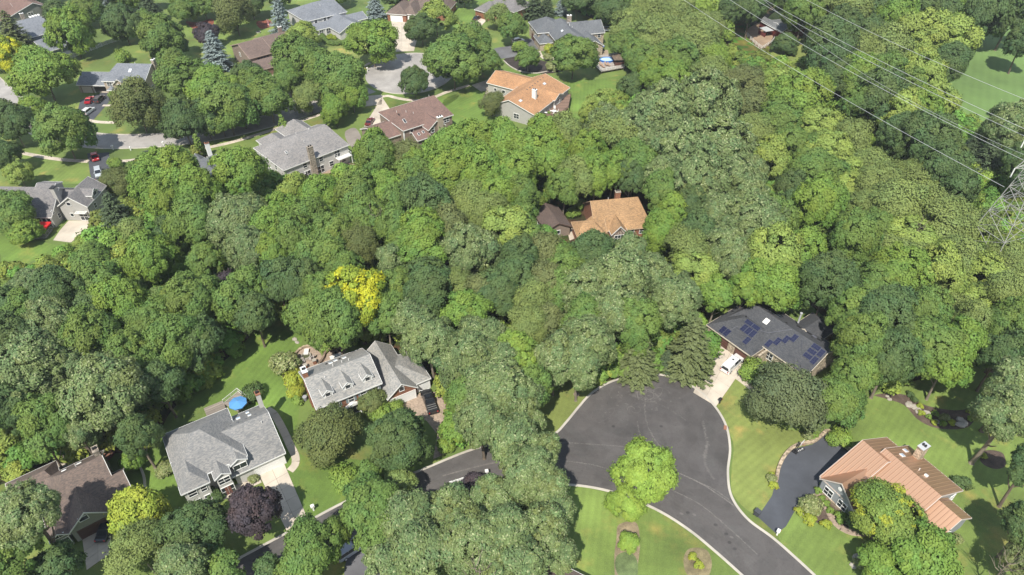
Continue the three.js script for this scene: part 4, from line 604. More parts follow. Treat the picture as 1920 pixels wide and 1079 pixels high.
// front towards +x; kinds: sedan, suv, pickup, capped pickup
function car(name, label, kind, color, from, to, group) {
  const a = P(...from, 0), b = P(...to, 0), c = a.clone().add(b).multiplyScalar(0.5), g = thing(name, label, kind.includes('pickup') ? 'pickup truck' : 'car', V3(c.x, 0.03, c.z), Math.atan2(-(b.z - a.z), b.x - a.x), group);
  const pk = kind.includes('pickup'), L = pk ? 5.9 : kind === 'suv' ? 4.75 : 4.7, w = pk ? 2.0 : 1.86, hood = pk ? 1.12 : kind === 'suv' ? 1.06 : 0.92, roof = pk ? 1.92 : kind === 'suv' ? 1.72 : 1.45, P2 = paint(color), h = L / 2;
  const body = add('body', taper(profile([[-h, 0.42], [-h + 0.05, hood - 0.06], [-h + 0.3, hood], [h - 1.3, hood], [h - 0.25, hood - 0.16], [h, 0.78], [h, 0.4], [h - 0.5, 0.3], [-h + 0.5, 0.3]], w, 0.1), 0.7, hood, 0.07), P2, g);
  const c0 = pk ? (kind === 'pickup' ? -0.75 : -h + 0.08) : kind === 'suv' ? -h + 0.12 : -h + 0.75, c1 = pk ? 1.75 : kind === 'suv' ? 1.35 : 1.3, t0 = pk ? c0 + 0.25 : kind === 'suv' ? c0 + 0.35 : c0 + 0.75, t1 = c1 - 0.85;
  const cab = add('cabin_glass', taper(profile([[c0, hood - 0.04], [t0, roof - 0.08], [t1, roof - 0.08], [c1, hood - 0.04]], w - 0.14, 0.05), hood, roof, 0.16), glassM, g);
  add('roof_panel', taper(profile([[t0 - 0.02, roof - 0.10], [t0 + 0.08, roof], [t1 - 0.12, roof], [t1 + 0.04, roof - 0.10]], (w - 0.14) * 0.86, 0.04), roof - 0.2, roof, 0.05), P2, g);
  for (const s of [-1, 1]) { // pillars
    for (const [x0, x1] of pk ? [[c1 - 0.05, t1], [0.35, 0.3], [c0 + 0.05, t0]] : [[c1 - 0.05, t1], [(c0 + c1) / 2 - 0.1, (t0 + t1) / 2], [c0 + 0.05, t0]]) add('pillar', bar(V3(x0, hood - 0.05, s * (w / 2 - 0.13)), V3(x1, roof - 0.07, s * (w / 2 - 0.23)), 0.055), P2, g);
    add('mirror', box(0.16, 0.15, 0.22, c1 - 0.35, hood + 0.12, s * (w / 2 + 0.08)), P2, g); add('headlight', box(0.1, 0.16, 0.4, h - 0.07, 0.78, s * (w / 2 - 0.35)), lampM, g); add('tail_light', box(0.08, 0.28, 0.22, -h + 0.02, 0.86, s * (w / 2 - 0.24)), tailM, g);
    for (const x of [h - 0.95, -h + 1.0]) { const t = new THREE.CylinderGeometry(pk ? 0.4 : 0.34, pk ? 0.4 : 0.34, 0.24, 16); t.rotateX(Math.PI / 2); t.translate(x, pk ? 0.4 : 0.34, s * (w / 2 - 0.12)); const wh = add('wheel', t, M.rubber, g), r = new THREE.CylinderGeometry(0.2, 0.2, 0.03, 12); r.rotateX(Math.PI / 2); r.translate(x, pk ? 0.4 : 0.34, s * (w / 2 + 0.012)); add('rim', r, M.steel, wh); }
  }
  if (kind === 'pickup') { add('bed_cover', box(1.95, 0.05, w - 0.3, -h + 1.1, hood + 0.03, 0), M.black, g); for (let i = 0; i < 3; i++) add('cover_rib', box(0.05, 0.04, w - 0.34, -h + 0.6 + i * 0.5, hood + 0.07, 0), M.galv, g); add('sunroof', box(0.9, 0.02, 0.9, 0.35, roof + 0.012, 0), glassM, g); }
  if (kind === 'capped pickup') { add('cap_shell', taper(profile([[-h + 0.1, hood], [-h + 0.3, roof - 0.12], [-0.75, roof - 0.12], [-0.72, hood]], w - 0.12, 0.07), hood, roof, 0.10), P2, g); add('cap_window', box(0.04, 0.4, w - 0.7, -h + 0.16, hood + 0.36, 0), glassM, g); for (const s of [-1, 1]) add('side_window', box(1.3, 0.36, 0.05, -h + 1.2, hood + 0.32, s * (w / 2 - 0.12)), glassM, g); add('roof_hatch', box(0.35, 0.06, 0.35, -0.2, roof + 0.02, 0), M.black, g); }
  return g;
}
car('pickup_truck', 'white pickup truck with a white cargo cap on the concrete driveway', 'capped pickup', [0.80, 0.80, 0.80], [1355, 703], [1389, 671]);
car('pickup_truck', 'black pickup truck with covered bed by the brick house garage', 'pickup', [0.012, 0.013, 0.016], [813, 778], [798, 738]);
car('suv', 'white SUV on the dark driveway of the slate-roofed house', 'suv', [0.78, 0.78, 0.78], [959, 82], [984, 77]);
car('sedan', 'black car parked on pale concrete before the orange-brown garage door', 'sedan', [0.02, 0.02, 0.025], [886, 42], [901, 32]);
car('sedan', 'bright red car parked across the sidewalk behind the silver car', 'sedan', [0.55, 0.02, 0.03], [176, 289], [181, 306]);
car('suv', 'silver wagon parked in the narrow asphalt driveway', 'suv', [0.52, 0.56, 0.60], [183, 315], [188, 340]);
car('sedan', 'dark car parked in front of the silver wagon by the grey gable', 'sedan', [0.03, 0.05, 0.06], [192, 345], [181, 363]);
car('sedan', 'black car half hidden behind the grey gabled house', 'sedan', [0.015, 0.016, 0.02], [175, 344], [163, 358]);
car('sedan', 'red car in the shaded driveway of the beige house', 'sedan', [0.45, 0.01, 0.03], [163, 198], [173, 184]);
car('suv', 'dark brown SUV before the open garage of the beige house', 'suv', [0.07, 0.05, 0.045], [180, 196], [194, 183]);
car('suv', 'white SUV nose-in behind the red car on the beige house driveway', 'suv', [0.80, 0.80, 0.80], [158, 218], [174, 206]);
car('sedan', 'dark red car at the edge of the concrete driveway by the russet roof', 'sedan', [0.16, 0.03, 0.04], [690, 237], [697, 226]);
car('sedan', 'dark car in the dappled driveway of the shaded brown house', 'sedan', [0.015, 0.02, 0.03], [197, 1005], [206, 985]);
{ const p = P(866, 910, 0.6), g = thing('utility_trailer', 'open utility trailer with a white rim parked at the kerb by the small purple tree', 'trailer', V3(p.x, 0.03, p.z), 0.35); add('floor', box(3.6, 0.08, 1.8, 0, 0.55, 0), M.black, g); for (const z of [-0.95, 0.95]) { add('side_rail', box(3.7, 0.5, 0.1, 0, 0.82, z), M.white, g); add('wheel', cyl(0.33, 0.33, 0.2, 0, 0, 0, 14).rotateX(Math.PI / 2).translate(0, 0.33, z * 1.2), M.rubber, g); } for (const x of [-1.85, 1.85]) add('end_rail', box(0.1, 0.5, 1.8, x, 0.82, 0), M.white, g); add('tow_bar', bar(V3(1.85, 0.5, 0), V3(3.0, 0.4, 0), 0.06), M.galv, g); }
mailbox('white mailbox at the street edge beside the oak grove', 913, 892, M.white, 0.2);
car('suv', 'grey car in tree shade on the asphalt below the oaks', 'suv', [0.32, 0.35, 0.42], [650, 1040], [668, 1028]);

// ---------- decks, parasols, garden things ----------
function parasol(name, label, px, py, r, top, color, seg = 8) {
  const p = P(px, py, top), g = thing(name, label, 'parasol', V3(p.x, 0, p.z)), G = []; for (let i = 0; i < seg; i++) { const a = i / seg * Math.PI * 2, b = (i + 1) / seg * Math.PI * 2; G.push([V3(r * Math.cos(a), top - 0.55, r * Math.sin(a)), V3(0, top, 0), V3(r * Math.cos(b), top - 0.55, r * Math.sin(b))]); G.push([V3(r * Math.cos(a), top - 0.55, r * Math.sin(a)), V3(r * Math.cos(b), top - 0.55, r * Math.sin(b)), V3(r * Math.cos(b), top - 0.72, r * Math.sin(b)), V3(r * Math.cos(a), top - 0.72, r * Math.sin(a))]); }
  add('canopy', facets(G), color, g); add('pole', cyl(0.04, 0.04, top, 0, 0.02, 0), M.galv, g); add('finial', cyl(0.02, 0.05, 0.15, 0, top, 0), M.galv, g); add('base', cyl(0.28, 0.32, 0.12, 0, 0, 0, 14), M.black, g);
  for (let i = 0; i < seg; i++) { const a = i / seg * Math.PI * 2; add('rib', bar(V3(0, top - 0.03, 0), V3(r * 0.98 * Math.cos(a), top - 0.56, r * 0.98 * Math.sin(a)), 0.015, 4), M.galv, g); }
  return g;
}
// a deck from its corner pixels at height h, with posts, rails and balusters
function deck(name, label, pix, h, m, railM, open = []) {
  const q = pix.map(([x, y]) => P(x, y, h)), c = q.reduce((s, p) => s.add(p.clone()), V3(0, 0, 0)).multiplyScalar(1 / q.length), g = thing(name, label, 'deck', V3(c.x, 0, c.z)), l = q.map(p => V3(p.x - c.x, 0, p.z - c.z));
  const top = l.map(p => V3(p.x, h, p.z)), bot = l.map(p => V3(p.x, h - 0.25, p.z)), ar = l.reduce((s, p, i) => { const n = l[(i + 1) % l.length]; return s + p.x * n.z - n.x * p.z; }, 0), tp = ar < 0 ? top : top.slice().reverse();
  const f = [tp, bot]; for (let i = 0; i < l.length; i++) { const j = (i + 1) % l.length; f.push([top[i], bot[i], bot[j], top[j]]); } const gg = facets(f), p = gg.attributes.position, uv = gg.attributes.uv; for (let i = 0; i < p.count; i++) uv.setXY(i, p.getX(i), p.getZ(i) + p.getY(i)); add('floor', gg, m, g);
  for (let i = 0; i < l.length; i++) {
    const a = top[i], b = top[(i + 1) % l.length], n = Math.max(1, Math.round(a.distanceTo(b) / 1.8)); if (h > 0.7) add('post', box(0.15, h - 0.2, 0.15, a.x * 0.97, (h - 0.2) / 2, a.z * 0.97), m, g);
    if (open.includes(i)) continue; const R = [bar(a.clone().setY(h + 0.95), b.clone().setY(h + 0.95), 0.05, 4), bar(a.clone().setY(h + 0.12), b.clone().setY(h + 0.12), 0.04, 4)]; const k = Math.round(a.distanceTo(b) / 0.22); for (let s = 0; s <= k; s++) { const x = a.clone().lerp(b, s / k); R.push(bar(x.clone().setY(h), x.clone().setY(h + 0.95), s % 8 ? 0.018 : 0.05, 4)); } add('railing', merge(R), railM, g);
  }
  return g;
}
deck('deck', 'small timber deck with pale rail behind the white house', [[419, 757], [446, 735], [468, 752], [446, 772]], 0.8, M.deckGrey, M.trim, [3]);
add('deck_annex', box(3.4, 0.5, 2.2), M.deckGrey).position.copy(P(403, 768, 0.25)); tag(scene.children.at(-1), 'low square timber landing beside the white house deck', 'landing').rotation.y = 0.57; scene.children.at(-1).position.y = 0.25;
parasol('parasol', 'bright blue octagonal parasol on the deck behind the white house', 444, 752, 1.6, 3.2, mat([0.09, 0.27, 0.55], { roughness: 0.9 }));
deck('deck', 'raised brown timber deck with chairs behind the orange-roofed house', [[1045, 168], [1071, 178], [1066, 204], [1044, 222], [1020, 218], [1036, 196], [1044, 188]], 1.7, M.deck, trimBrown, [4, 5, 6]);
deck('deck', 'pale deck carrying the round hot tub beside the slate-roofed house', [[1119, 105], [1150, 100], [1173, 112], [1171, 126], [1127, 134], [1115, 122]], 1.0, mat([0.70, 0.62, 0.55], { map: T.boards }), M.white, [0]);
deck('deck', 'dark terrace deck under the red awning of the grey gabled house', [[28, 440], [60, 424], [98, 430], [86, 446], [62, 449], [30, 448]], 0.6, mat([0.30, 0.29, 0.28], { map: T.boards }), M.galv, [1]);
{ const p = P(76, 423, 2.5), g = thing('awning', 'bright red square awning over the terrace of the grey gabled house', 'awning', V3(p.x, 0.6, p.z), -0.04), r = 1.6, t = []; for (const [a, b] of [[-1, -1], [1, -1], [1, 1], [-1, 1]].map((c, i, l) => [c, l[(i + 1) % 4]])) t.push([V3(a[0] * r, 1.9, a[1] * r), V3(b[0] * r, 1.9, b[1] * r), V3(b[0] * r, 1.55, b[1] * r), V3(a[0] * r, 1.55, a[1] * r)], [V3(a[0] * r, 1.9, a[1] * r), V3(0, 2.3, 0), V3(b[0] * r, 1.9, b[1] * r)]); add('canopy', facets(t), mat([0.72, 0.02, 0.02]), g); for (const [x, z] of [[-1, -1], [1, -1], [1, 1], [-1, 1]]) add('post', cyl(0.04, 0.04, 1.9, x * 1.5, 0, z * 1.5), M.galv, g); }
{ const p = P(1138, 112, 1.4), g = thing('hot_tub', 'oval blue-rimmed plunge pool with white deck around it', 'pool', V3(p.x, 1.01, p.z)); const o = new THREE.CylinderGeometry(1.9, 1.9, 0.55, 28, 1, true); o.scale(1.3, 1, 1); o.translate(0, 0.275, 0); add('shell', o, mat([0.05, 0.16, 0.50], { roughness: 0.4 }), g); const t = new THREE.TorusGeometry(1.9, 0.16, 8, 28); t.rotateX(Math.PI / 2); t.scale(1.3, 1, 1); t.translate(0, 0.55, 0); add('rim', t, mat([0.05, 0.18, 0.55], { roughness: 0.4 }), g); const w = new THREE.CircleGeometry(1.85, 28); w.rotateX(-Math.PI / 2); w.scale(1.3, 1, 1); w.translate(0, 0.45, 0); add('water', w, mat([0.50, 0.68, 0.80], { roughness: 0.05 }), g); }
{ const p = P(1162, 108, 3), g = thing('gazebo', 'square thatched gazebo with open sides at the end of the pale deck', 'gazebo', V3(p.x, 1.02, p.z), 0.1), R = [], r = 2.5; for (const [a, b] of [[-1, -1], [1, -1], [1, 1], [-1, 1]].map((c, i, l) => [c, l[(i + 1) % 4]])) R.push([V3(a[0] * r, 2.2, a[1] * r), V3(a[0] * 0.9, 3.2, a[1] * 0.5), V3(b[0] * 0.9, 3.2, b[1] * 0.5), V3(b[0] * r, 2.2, b[1] * r)]); R.push([V3(-0.9, 3.2, -0.5), V3(-0.9, 3.2, 0.5), V3(0.9, 3.2, 0.5), V3(0.9, 3.2, -0.5)]); add('roof', roofShell(R, 0.2).geo, mat([0.40, 0.32, 0.25], { map: T.mulch }), g); for (const [x, z] of [[-1, -1], [1, -1], [1, 1], [-1, 1]]) add('post', box(0.16, 2.2, 0.16, x * 2.1, 1.1, z * 2.1), doorBrown, g); add('bar_counter', box(4.0, 1.0, 0.5, 0, 0.5, 1.9), doorBrown, g); add('back_wall', box(4.2, 2.2, 0.12, 0, 1.1, -2.1), mat([0.16, 0.10, 0.08]), g); }
parasol('parasol', 'dark blue parasol on the brown patio by the slate-roofed house', 1126, 83, 1.7, 2.8, mat([0.05, 0.10, 0.26], { roughness: 0.9 }));
{ const p = P(1137, 53, 0.9), g = thing('trampoline', 'round black trampoline beside the slate-roofed house', 'trampoline', V3(p.x, 0, p.z)), t = new THREE.TorusGeometry(2.1, 0.14, 8, 28); t.rotateX(Math.PI / 2); t.translate(0, 0.85, 0); add('rim', t, mat([0.30, 0.34, 0.38]), g); const d = new THREE.CylinderGeometry(2.05, 2.05, 0.03, 28); d.translate(0, 0.83, 0); add('bed', d, M.black, g); for (let i = 0; i < 6; i++) { const a = i * Math.PI / 3; add('leg', cyl(0.04, 0.04, 0.82, 2.05 * Math.cos(a), 0, 2.05 * Math.sin(a)), M.galv, g); } }
// outdoor chair: seat, back, four legs
function chair(label, px, py, h, turn, m, group, lounge = false) { const p = P(px, py, h + 0.4), g = thing(lounge ? 'lounger' : 'patio_chair', label, lounge ? 'lounger' : 'chair', V3(p.x, h + 0.005, p.z), turn, group), L = lounge ? 1.3 : 0.55; add('seat', box(0.6, 0.09, L, 0, 0.42, 0), m, g); const b = add('backrest', box(0.6, 0.75, 0.08), m, g); b.position.set(0, 0.75, -L / 2 - (lounge ? 0.25 : 0.05)); b.rotation.x = lounge ? -0.7 : -0.2; for (const x of [-0.26, 0.26]) for (const z of [-L / 2 + 0.06, L / 2 - 0.06]) add('leg', box(0.05, 0.4, 0.05, x, 0.2, z), m, g); return g; }
function table(label, px, py, h, r, m, round = true, group) { const p = P(px, py, h + 0.7), g = thing('patio_table', label, 'table', V3(p.x, h + 0.005, p.z), 0, group); add('tabletop', round ? cyl(r, r, 0.06, 0, 0.68, 0, 20) : box(r * 2, 0.06, r * 1.2, 0, 0.71, 0), m, g); for (const [x, z] of [[-1, -1], [1, -1], [1, 1], [-1, 1]]) add('leg', box(0.06, 0.68, 0.06, x * r * 0.5, 0.34, z * r * 0.4), m, g); return g; }
const wicker = mat([0.36, 0.24, 0.17]), pale = mat([0.68, 0.66, 0.62]);
table('round white table on the raised brown deck', 1039, 208, 1.7, 0.75, pale); for (const [x, y, t] of [[1033, 208, 1.6], [1045, 209, -1.6], [1040, 203, 0], [1038, 213, 3.1]]) chair('pale chair drawn up to the round table on the raised brown deck', x, y, 1.7, t, pale, 'chairs on the raised brown deck');
for (const [x, y] of [[1024, 205], [1023, 211]]) chair('white lounger against the house wall on the raised brown deck', x, y, 1.7, 1.2, M.white, 'loungers on the brown deck', true);
for (const [x, y, t] of [[1128, 122, 0.5], [1132, 125, 0.5], [1137, 121, 0.4], [1142, 122, 0.4]]) chair('brown wicker lounger on the pale deck by the hot tub', x, y, 1.0, t, wicker, 'loungers beside the hot tub', true);
table('dark table under the dark blue parasol', 1125, 93, 0.03, 0.7, M.black); for (const [x, y] of [[1119, 94], [1131, 92]]) chair('black patio chair by the dark table on the brown patio', x, y, 0.03, x > 1124 ? -1.5 : 1.5, M.black, 'chairs on the brown patio');
{ const p = P(574, 670, 0), g = thing('fire_pit', 'round stone fire pit in the middle of the circular patio', 'fire pit', V3(p.x, 0.036, p.z)), r = rng(8); for (let i = 0; i < 18; i++) { const a = i / 18 * Math.PI * 2, b = add('stone', box(0.34, 0.42, 0.28, 0, 0.21, 0), M.rock, g); b.position.set(0.85 * Math.cos(a), 0, 0.85 * Math.sin(a)); b.rotation.y = -a + Math.PI / 2 + (r() - 0.5) * 0.1; } add('ash_bed', cyl(0.72, 0.72, 0.15, 0, 0, 0, 18), mat([0.20, 0.24, 0.11], { map: T.mulch }), g); }
for (const [x, y, t] of [[582, 673, -1.9], [568, 678, 0.6], [586, 670, -1.5]]) chair('grey patio chair facing the stone fire pit', x, y, 0.03, t, mat([0.42, 0.38, 0.36]), 'chairs round the fire pit');
{ const p = P(574, 660, 0.4), b = thing('stone_bench', 'pale stone bench behind the fire pit', 'bench', V3(p.x, 0.036, p.z), 0.1); add('seat', box(0.9, 0.12, 1.6, 0, 0.42, 0), pale, b); for (const z of [-0.6, 0.6]) add('support', box(0.8, 0.36, 0.2, 0, 0.18, z), pale, b); }
{ const p = P(632, 668, 0.7), g = thing('covered_table', 'long patio table under a pale cloth on the upper patio', 'table', V3(p.x, 0.032, p.z), 0.5); add('cloth', box(2.8, 0.06, 1.1, 0, 0.74, 0), pale, g); for (const [x, z] of [[-1.3, -0.45], [1.3, -0.45], [1.3, 0.45], [-1.3, 0.45]]) add('leg', box(0.07, 0.7, 0.07, x, 0.35, z), M.galv, g); }
for (const [x, y, t] of [[622, 659, 2.6], [628, 661, 2.6], [637, 658, 2.4]]) chair('dark patio chair beside the cloth-covered table', x, y, 0.03, t, M.black, 'chairs round the covered table');
for (const [x, y] of [[590, 682], [573, 691]]) { const p = P(x, y, 0), g = thing('brick_pier', 'square brick pier with pale cap at the edge of the circular patio', 'pier', V3(p.x, 0.02, p.z), 0.5, 'piers of the circular patio'); add('shaft', box(0.6, 0.9, 0.6, 0, 0.45, 0), wallM.brick, g); add('cap', box(0.75, 0.12, 0.75, 0, 0.96, 0), M.rock, g); }
// low walls
function lowWall(name, label, pix, w, h, m) { const c = new THREE.CatmullRomCurve3(px2(pix), false, 'centripetal'), n = Math.max(4, Math.round(c.getLength() / 0.9)), g = new THREE.Group(); g.name = numbered(name); scene.add(g); tag(g, label, 'wall'); const pts = c.getSpacedPoints(n); for (let i = 0; i < n; i++) for (let k = 0; k < 2; k++) { const mid = pts[i].clone().lerp(pts[i + 1], k ? 0.45 : 0), end = k ? (i + 1 < n ? pts[i + 1].clone().lerp(pts[Math.min(n, i + 2)], 0.45) : pts[i + 1]) : pts[i + 1], d = end.clone().sub(mid); d.multiplyScalar(0.985); add('block', ribbonGeo([mid, mid.clone().add(d)], k ? w + 0.03 : w, k ? h / 2 + 0.004 : 0, k ? h : h / 2), m, g); } }
lowWall('retaining_wall', 'curved tan block wall edging the asphalt driveway', [[1455, 906], [1459, 882], [1470, 858], [1486, 841], [1503, 834], [1524, 830], [1540, 819], [1553, 808], [1572, 826], [1597, 849]], 0.55, 0.5, M.stoneWall);
lowWall('garden_wall', 'S-curved brick wall between the two patios behind the brick house', [[596, 688], [606, 676], [610, 664], [622, 655], [640, 650]], 0.4, 0.7, mat([0.42, 0.33, 0.26], { map: T.stone }));
lowWall('patio_wall', 'low stone wall curving round the circular patio', [[551, 672], [558, 660], [570, 652], [583, 650]], 0.4, 0.5, M.stoneWall);
lowWall('bed_edging', 'pale stone edging curving along the dark planting bed', [[944, 114], [958, 126], [978, 135], [1005, 138], [1032, 134], [1042, 136]], 0.3, 0.3, M.kerb);
lowWall('brick_edging', 'curved stone edging beside the shaded brick terrace', [[251, 862], [262, 876], [270, 895], [272, 912], [272, 925]], 0.35, 0.4, M.kerb);
// mailboxes, bins and other small things by the road
function mailbox(label, px, py, m, turn = 0) { const p = P(px, py, 0), g = thing('mailbox', label, 'mailbox', V3(p.x, 0.02, p.z), turn); add('post', box(0.22, 1.1, 0.22, 0, 0.55, 0), m, g); const b = profile([[-0.3, 0], [-0.3, 0.28], [-0.22, 0.36], [0.22, 0.36], [0.3, 0.28], [0.3, 0]], 0.5, 0.03); b.translate(0, 1.05, 0); add('box', b, m, g); add('flag', box(0.03, 0.2, 0.1, 0.1, 1.35, 0.28), tailM, g); }
mailbox('white mailbox at the mouth of the asphalt driveway', 1457, 1004, M.white, 0.9); mailbox('black mailbox on the grass beside the round street end', 1349, 757, M.black, 0.4); mailbox('white mailbox on the kerb by the wide concrete driveway', 588, 958, M.white, 0.5);
mailbox('white mailbox beside the back street verge', 212, 281, M.white); mailbox('white mailbox near the shaded drive on the back street', 307, 274, M.white); mailbox('stone-coloured mailbox at the kerb of the round back street', 689, 134, M.trim, 0.3);
{ const p = P(1419, 966, 0), g = thing('wheelie_bin', 'black wheelie bin at the roadside beside the asphalt driveway', 'bin', V3(p.x, 0.02, p.z), 0.7); add('body', taper(box(0.75, 1.0, 0.85, 0, 0.55, 0), 1.05, 0.05, 0.2), mat([0.05, 0.055, 0.065]), g); add('lid', box(0.82, 0.1, 0.92, 0, 1.1, 0), mat([0.06, 0.065, 0.075]), g); for (const s of [-1, 1]) { const t = cyl(0.12, 0.12, 0.08, 0, 0, 0, 12); t.rotateZ(Math.PI / 2); t.translate(s * 0.36, 0.12, -0.36); add('wheel', t, M.rubber, g); } }
{ const p = P(571, 745, 0.8), g = thing('wheelie_bin', 'grey bin standing by the yellow-green shrubs of the brick house', 'bin', V3(p.x, 0.02, p.z)); add('body', cyl(0.42, 0.36, 0.9, 0, 0, 0, 16), mat([0.22, 0.23, 0.25]), g); add('lid', cyl(0.36, 0.44, 0.08, 0, 0.9, 0, 16), mat([0.30, 0.31, 0.33]), g); }
{ const p = P(820, 86, 0), g = thing('hydrant', 'yellow fire hydrant beside the round end of the back street', 'hydrant', V3(p.x, 0.02, p.z)), y = mat([0.72, 0.60, 0.03]); add('barrel', cyl(0.2, 0.24, 0.9, 0, 0, 0, 12), y, g); add('bonnet', new THREE.SphereGeometry(0.22, 12, 6, 0, 7, 0, 1.6).translate(0, 0.9, 0), y, g); for (const s of [-1, 1]) { const t = cyl(0.1, 0.1, 0.22, 0, 0, 0, 10); t.rotateZ(Math.PI / 2); t.translate(s * 0.3 + 0.11, 0.6, 0); add('outlet', t, y, g); } }
{ const p = P(245, 282, 0), g = thing('hydrant', 'pale fire hydrant on the verge of the back street', 'hydrant', V3(p.x, 0.02, p.z)); add('barrel', cyl(0.14, 0.18, 1.0, 0, 0, 0, 12), M.white, g); add('bonnet', new THREE.SphereGeometry(0.2, 12, 6, 0, 7, 0, 1.6).translate(0, 1.0, 0), M.white, g); }
{ // bicycle leaning at the driveway wall
  const p = P(1501, 846, 0.3), g = thing('bicycle', 'white bicycle standing at the top of the asphalt driveway', 'bicycle', V3(p.x, 0.04, p.z), 0.3), wh = x => { const t = new THREE.TorusGeometry(0.33, 0.03, 6, 20); t.translate(x, 0.34, 0); return t; };
  add('wheel', wh(-0.52), M.rubber, g); add('wheel', wh(0.52), M.rubber, g); add('frame', merge([bar(V3(-0.52, 0.34, 0), V3(-0.18, 0.85, 0), 0.03), bar(V3(-0.18, 0.85, 0), V3(0.36, 0.85, 0), 0.03), bar(V3(0.36, 0.85, 0), V3(0.52, 0.34, 0), 0.03), bar(V3(-0.05, 0.35, 0), V3(0.36, 0.85, 0), 0.03), bar(V3(-0.05, 0.35, 0), V3(-0.18, 0.85, 0), 0.03), bar(V3(-0.52, 0.34, 0), V3(-0.05, 0.35, 0), 0.03)]), M.white, g); add('saddle', box(0.26, 0.07, 0.14, -0.2, 0.95, 0), M.black, g); add('handlebar', bar(V3(0.36, 1.0, -0.28), V3(0.36, 1.0, 0.28), 0.025), M.black, g);
}
{ const p = P(1492, 845, 0.5), g = thing('basketball_stand', 'black portable basketball stand by the curved tan wall', 'basketball stand', V3(p.x, 0.04, p.z), -0.8); add('base', box(0.9, 0.25, 0.7, 0, 0.125, 0), M.black, g); add('pole', bar(V3(0, 0.2, 0), V3(0.3, 2.9, 0), 0.06), M.black, g); add('backboard', box(0.06, 0.75, 1.15, 0.55, 3.0, 0), M.trim, g); const t = new THREE.TorusGeometry(0.23, 0.02, 6, 16); t.rotateX(Math.PI / 2); t.translate(0.85, 2.75, 0); add('hoop', t, tailM, g); }
// white fence behind the beige house: each post, rail and picket
{ const line = [[120, 116], [150, 103], [180, 92], [205, 82], [222, 77]].map(([x, y]) => P(x, y, 0)), c = new THREE.CatmullRomCurve3(line), g = new THREE.Group(); g.name = numbered('picket_fence'); scene.add(g); tag(g, 'white picket fence running behind the beige house', 'fence'); const n = Math.round(c.getLength() / 2.4), pk = new THREE.BoxGeometry(0.1, 1.35, 0.03); for (let i = 0; i <= n; i++) { const p = c.getPointAt(i / n); add('post', box(0.16, 1.6, 0.16, p.x, 0.8, p.z), M.white, g); if (i < n) { const q = c.getPointAt((i + 1) / n); for (const y of [0.3, 1.25]) add('rail', bar(p.clone().setY(y), q.clone().setY(y), 0.05, 4), M.white, g); for (let k = 1; k < 9; k++) { const s = p.clone().lerp(q, k / 9), m = add('picket', pk, M.white, g); m.position.set(s.x, 0.75, s.z); m.rotation.y = Math.atan2(-(q.z - p.z), q.x - p.x); } } } }
// rail fence round the dirt ring
{ const line = [[1397, 64], [1412, 80], [1428, 93], [1446, 82], [1452, 74]].map(([x, y]) => P(x, y, 0)), g = new THREE.Group(); g.name = numbered('rail_fence'); scene.add(g); tag(g, 'weathered white rail fence round the bare dirt ring', 'fence'); for (let i = 0; i + 1 < line.length; i++) { const a = line[i], b = line[i + 1], n = Math.round(a.distanceTo(b) / 2.6); for (let k = 0; k < n; k++) { const p = a.clone().lerp(b, k / n), q = a.clone().lerp(b, (k + 1) / n); add('post', box(0.14, 1.3, 0.14, p.x, 0.65, p.z), pale, g); for (const y of [0.5, 0.9, 1.25]) add('rail', bar(p.clone().setY(y), q.clone().setY(y), 0.05, 4), pale, g); } } }
{ const p = P(502, 42, 0.8), g = thing('play_slide', 'red and grey play slide on the red mulch', 'slide', V3(p.x, 0.02, p.z), 0.3); const s = add('chute', box(0.6, 0.06, 2.4), mat([0.6, 0.25, 0.22]), g); s.position.set(0, 0.8, 0.4); s.rotation.x = 0.6; for (const x of [-0.35, 0.35]) { add('post', box(0.08, 1.9, 0.08, x, 0.95, -0.8), M.galv, g); add('ladder_rail', bar(V3(x, 0, -1.6), V3(x, 1.5, -0.8), 0.04), M.galv, g); } add('platform', box(0.8, 0.08, 0.8, 0, 1.45, -0.9), mat([0.5, 0.2, 0.15]), g); }
{ const p = P(484, 60, 0.4), g = thing('stone_planter', 'round pale planter on the lawn behind the brown house', 'planter', V3(p.x, 0.02, p.z)); add('bowl', cyl(0.9, 0.7, 0.5, 0, 0, 0, 18), pale, g); add('soil', cyl(0.8, 0.8, 0.03, 0, 0.5, 0, 18), M.black, g); }
for (const [x, y, w] of [[1715, 765, 1.2], [1722, 771, 1.4], [1738, 776, 1.3], [1756, 792, 1.1], [1800, 788, 1.2], [1808, 795, 1.3], [1800, 798, 1.4], [1705, 760, 1.3], [1668, 750, 0.7], [1664, 744, 0.6], [1505, 967, 1.1], [1512, 972, 1.2], [1520, 976, 1.0], [552, 637, 0.9], [557, 643, 0.8], [1548, 815, 0.6], [1600, 1062, 1.0], [1606, 1046, 1.1], [1636, 1025, 1.3]]) {
  const p = P(x, y, 0), r = rng(x * 3 + y), g = new THREE.IcosahedronGeometry(w / 2, 1), q = g.attributes.position, memo = {}; for (let i = 0; i < q.count; i++) { const k = [q.getX(i), q.getY(i), q.getZ(i)].map(v => v.toFixed(3)).join(); memo[k] = memo[k] || 0.75 + 0.5 * r(); q.setXYZ(i, q.getX(i) * memo[k] * 1.15, q.getY(i) * memo[k] * 0.5, q.getZ(i) * memo[k]); } g.computeVertexNormals();
  const m = add('boulder', uvBox(g), M.rock); m.position.set(p.x, w * 0.12, p.z); m.rotation.y = r() * 6; tag(m, x > 1640 && y > 730 && y < 800 ? 'pale limestone boulder in the curved mulch bed' : x < 600 ? 'pale stepping boulder on the grass by the circular patio' : 'pale boulder edging a bed by the metal-roofed house', 'boulder', x > 1640 && y > 730 && y < 800 ? 'boulders in the curved mulch bed' : x < 600 ? 'boulders by the circular patio' : 'boulders by the metal-roofed house');
}
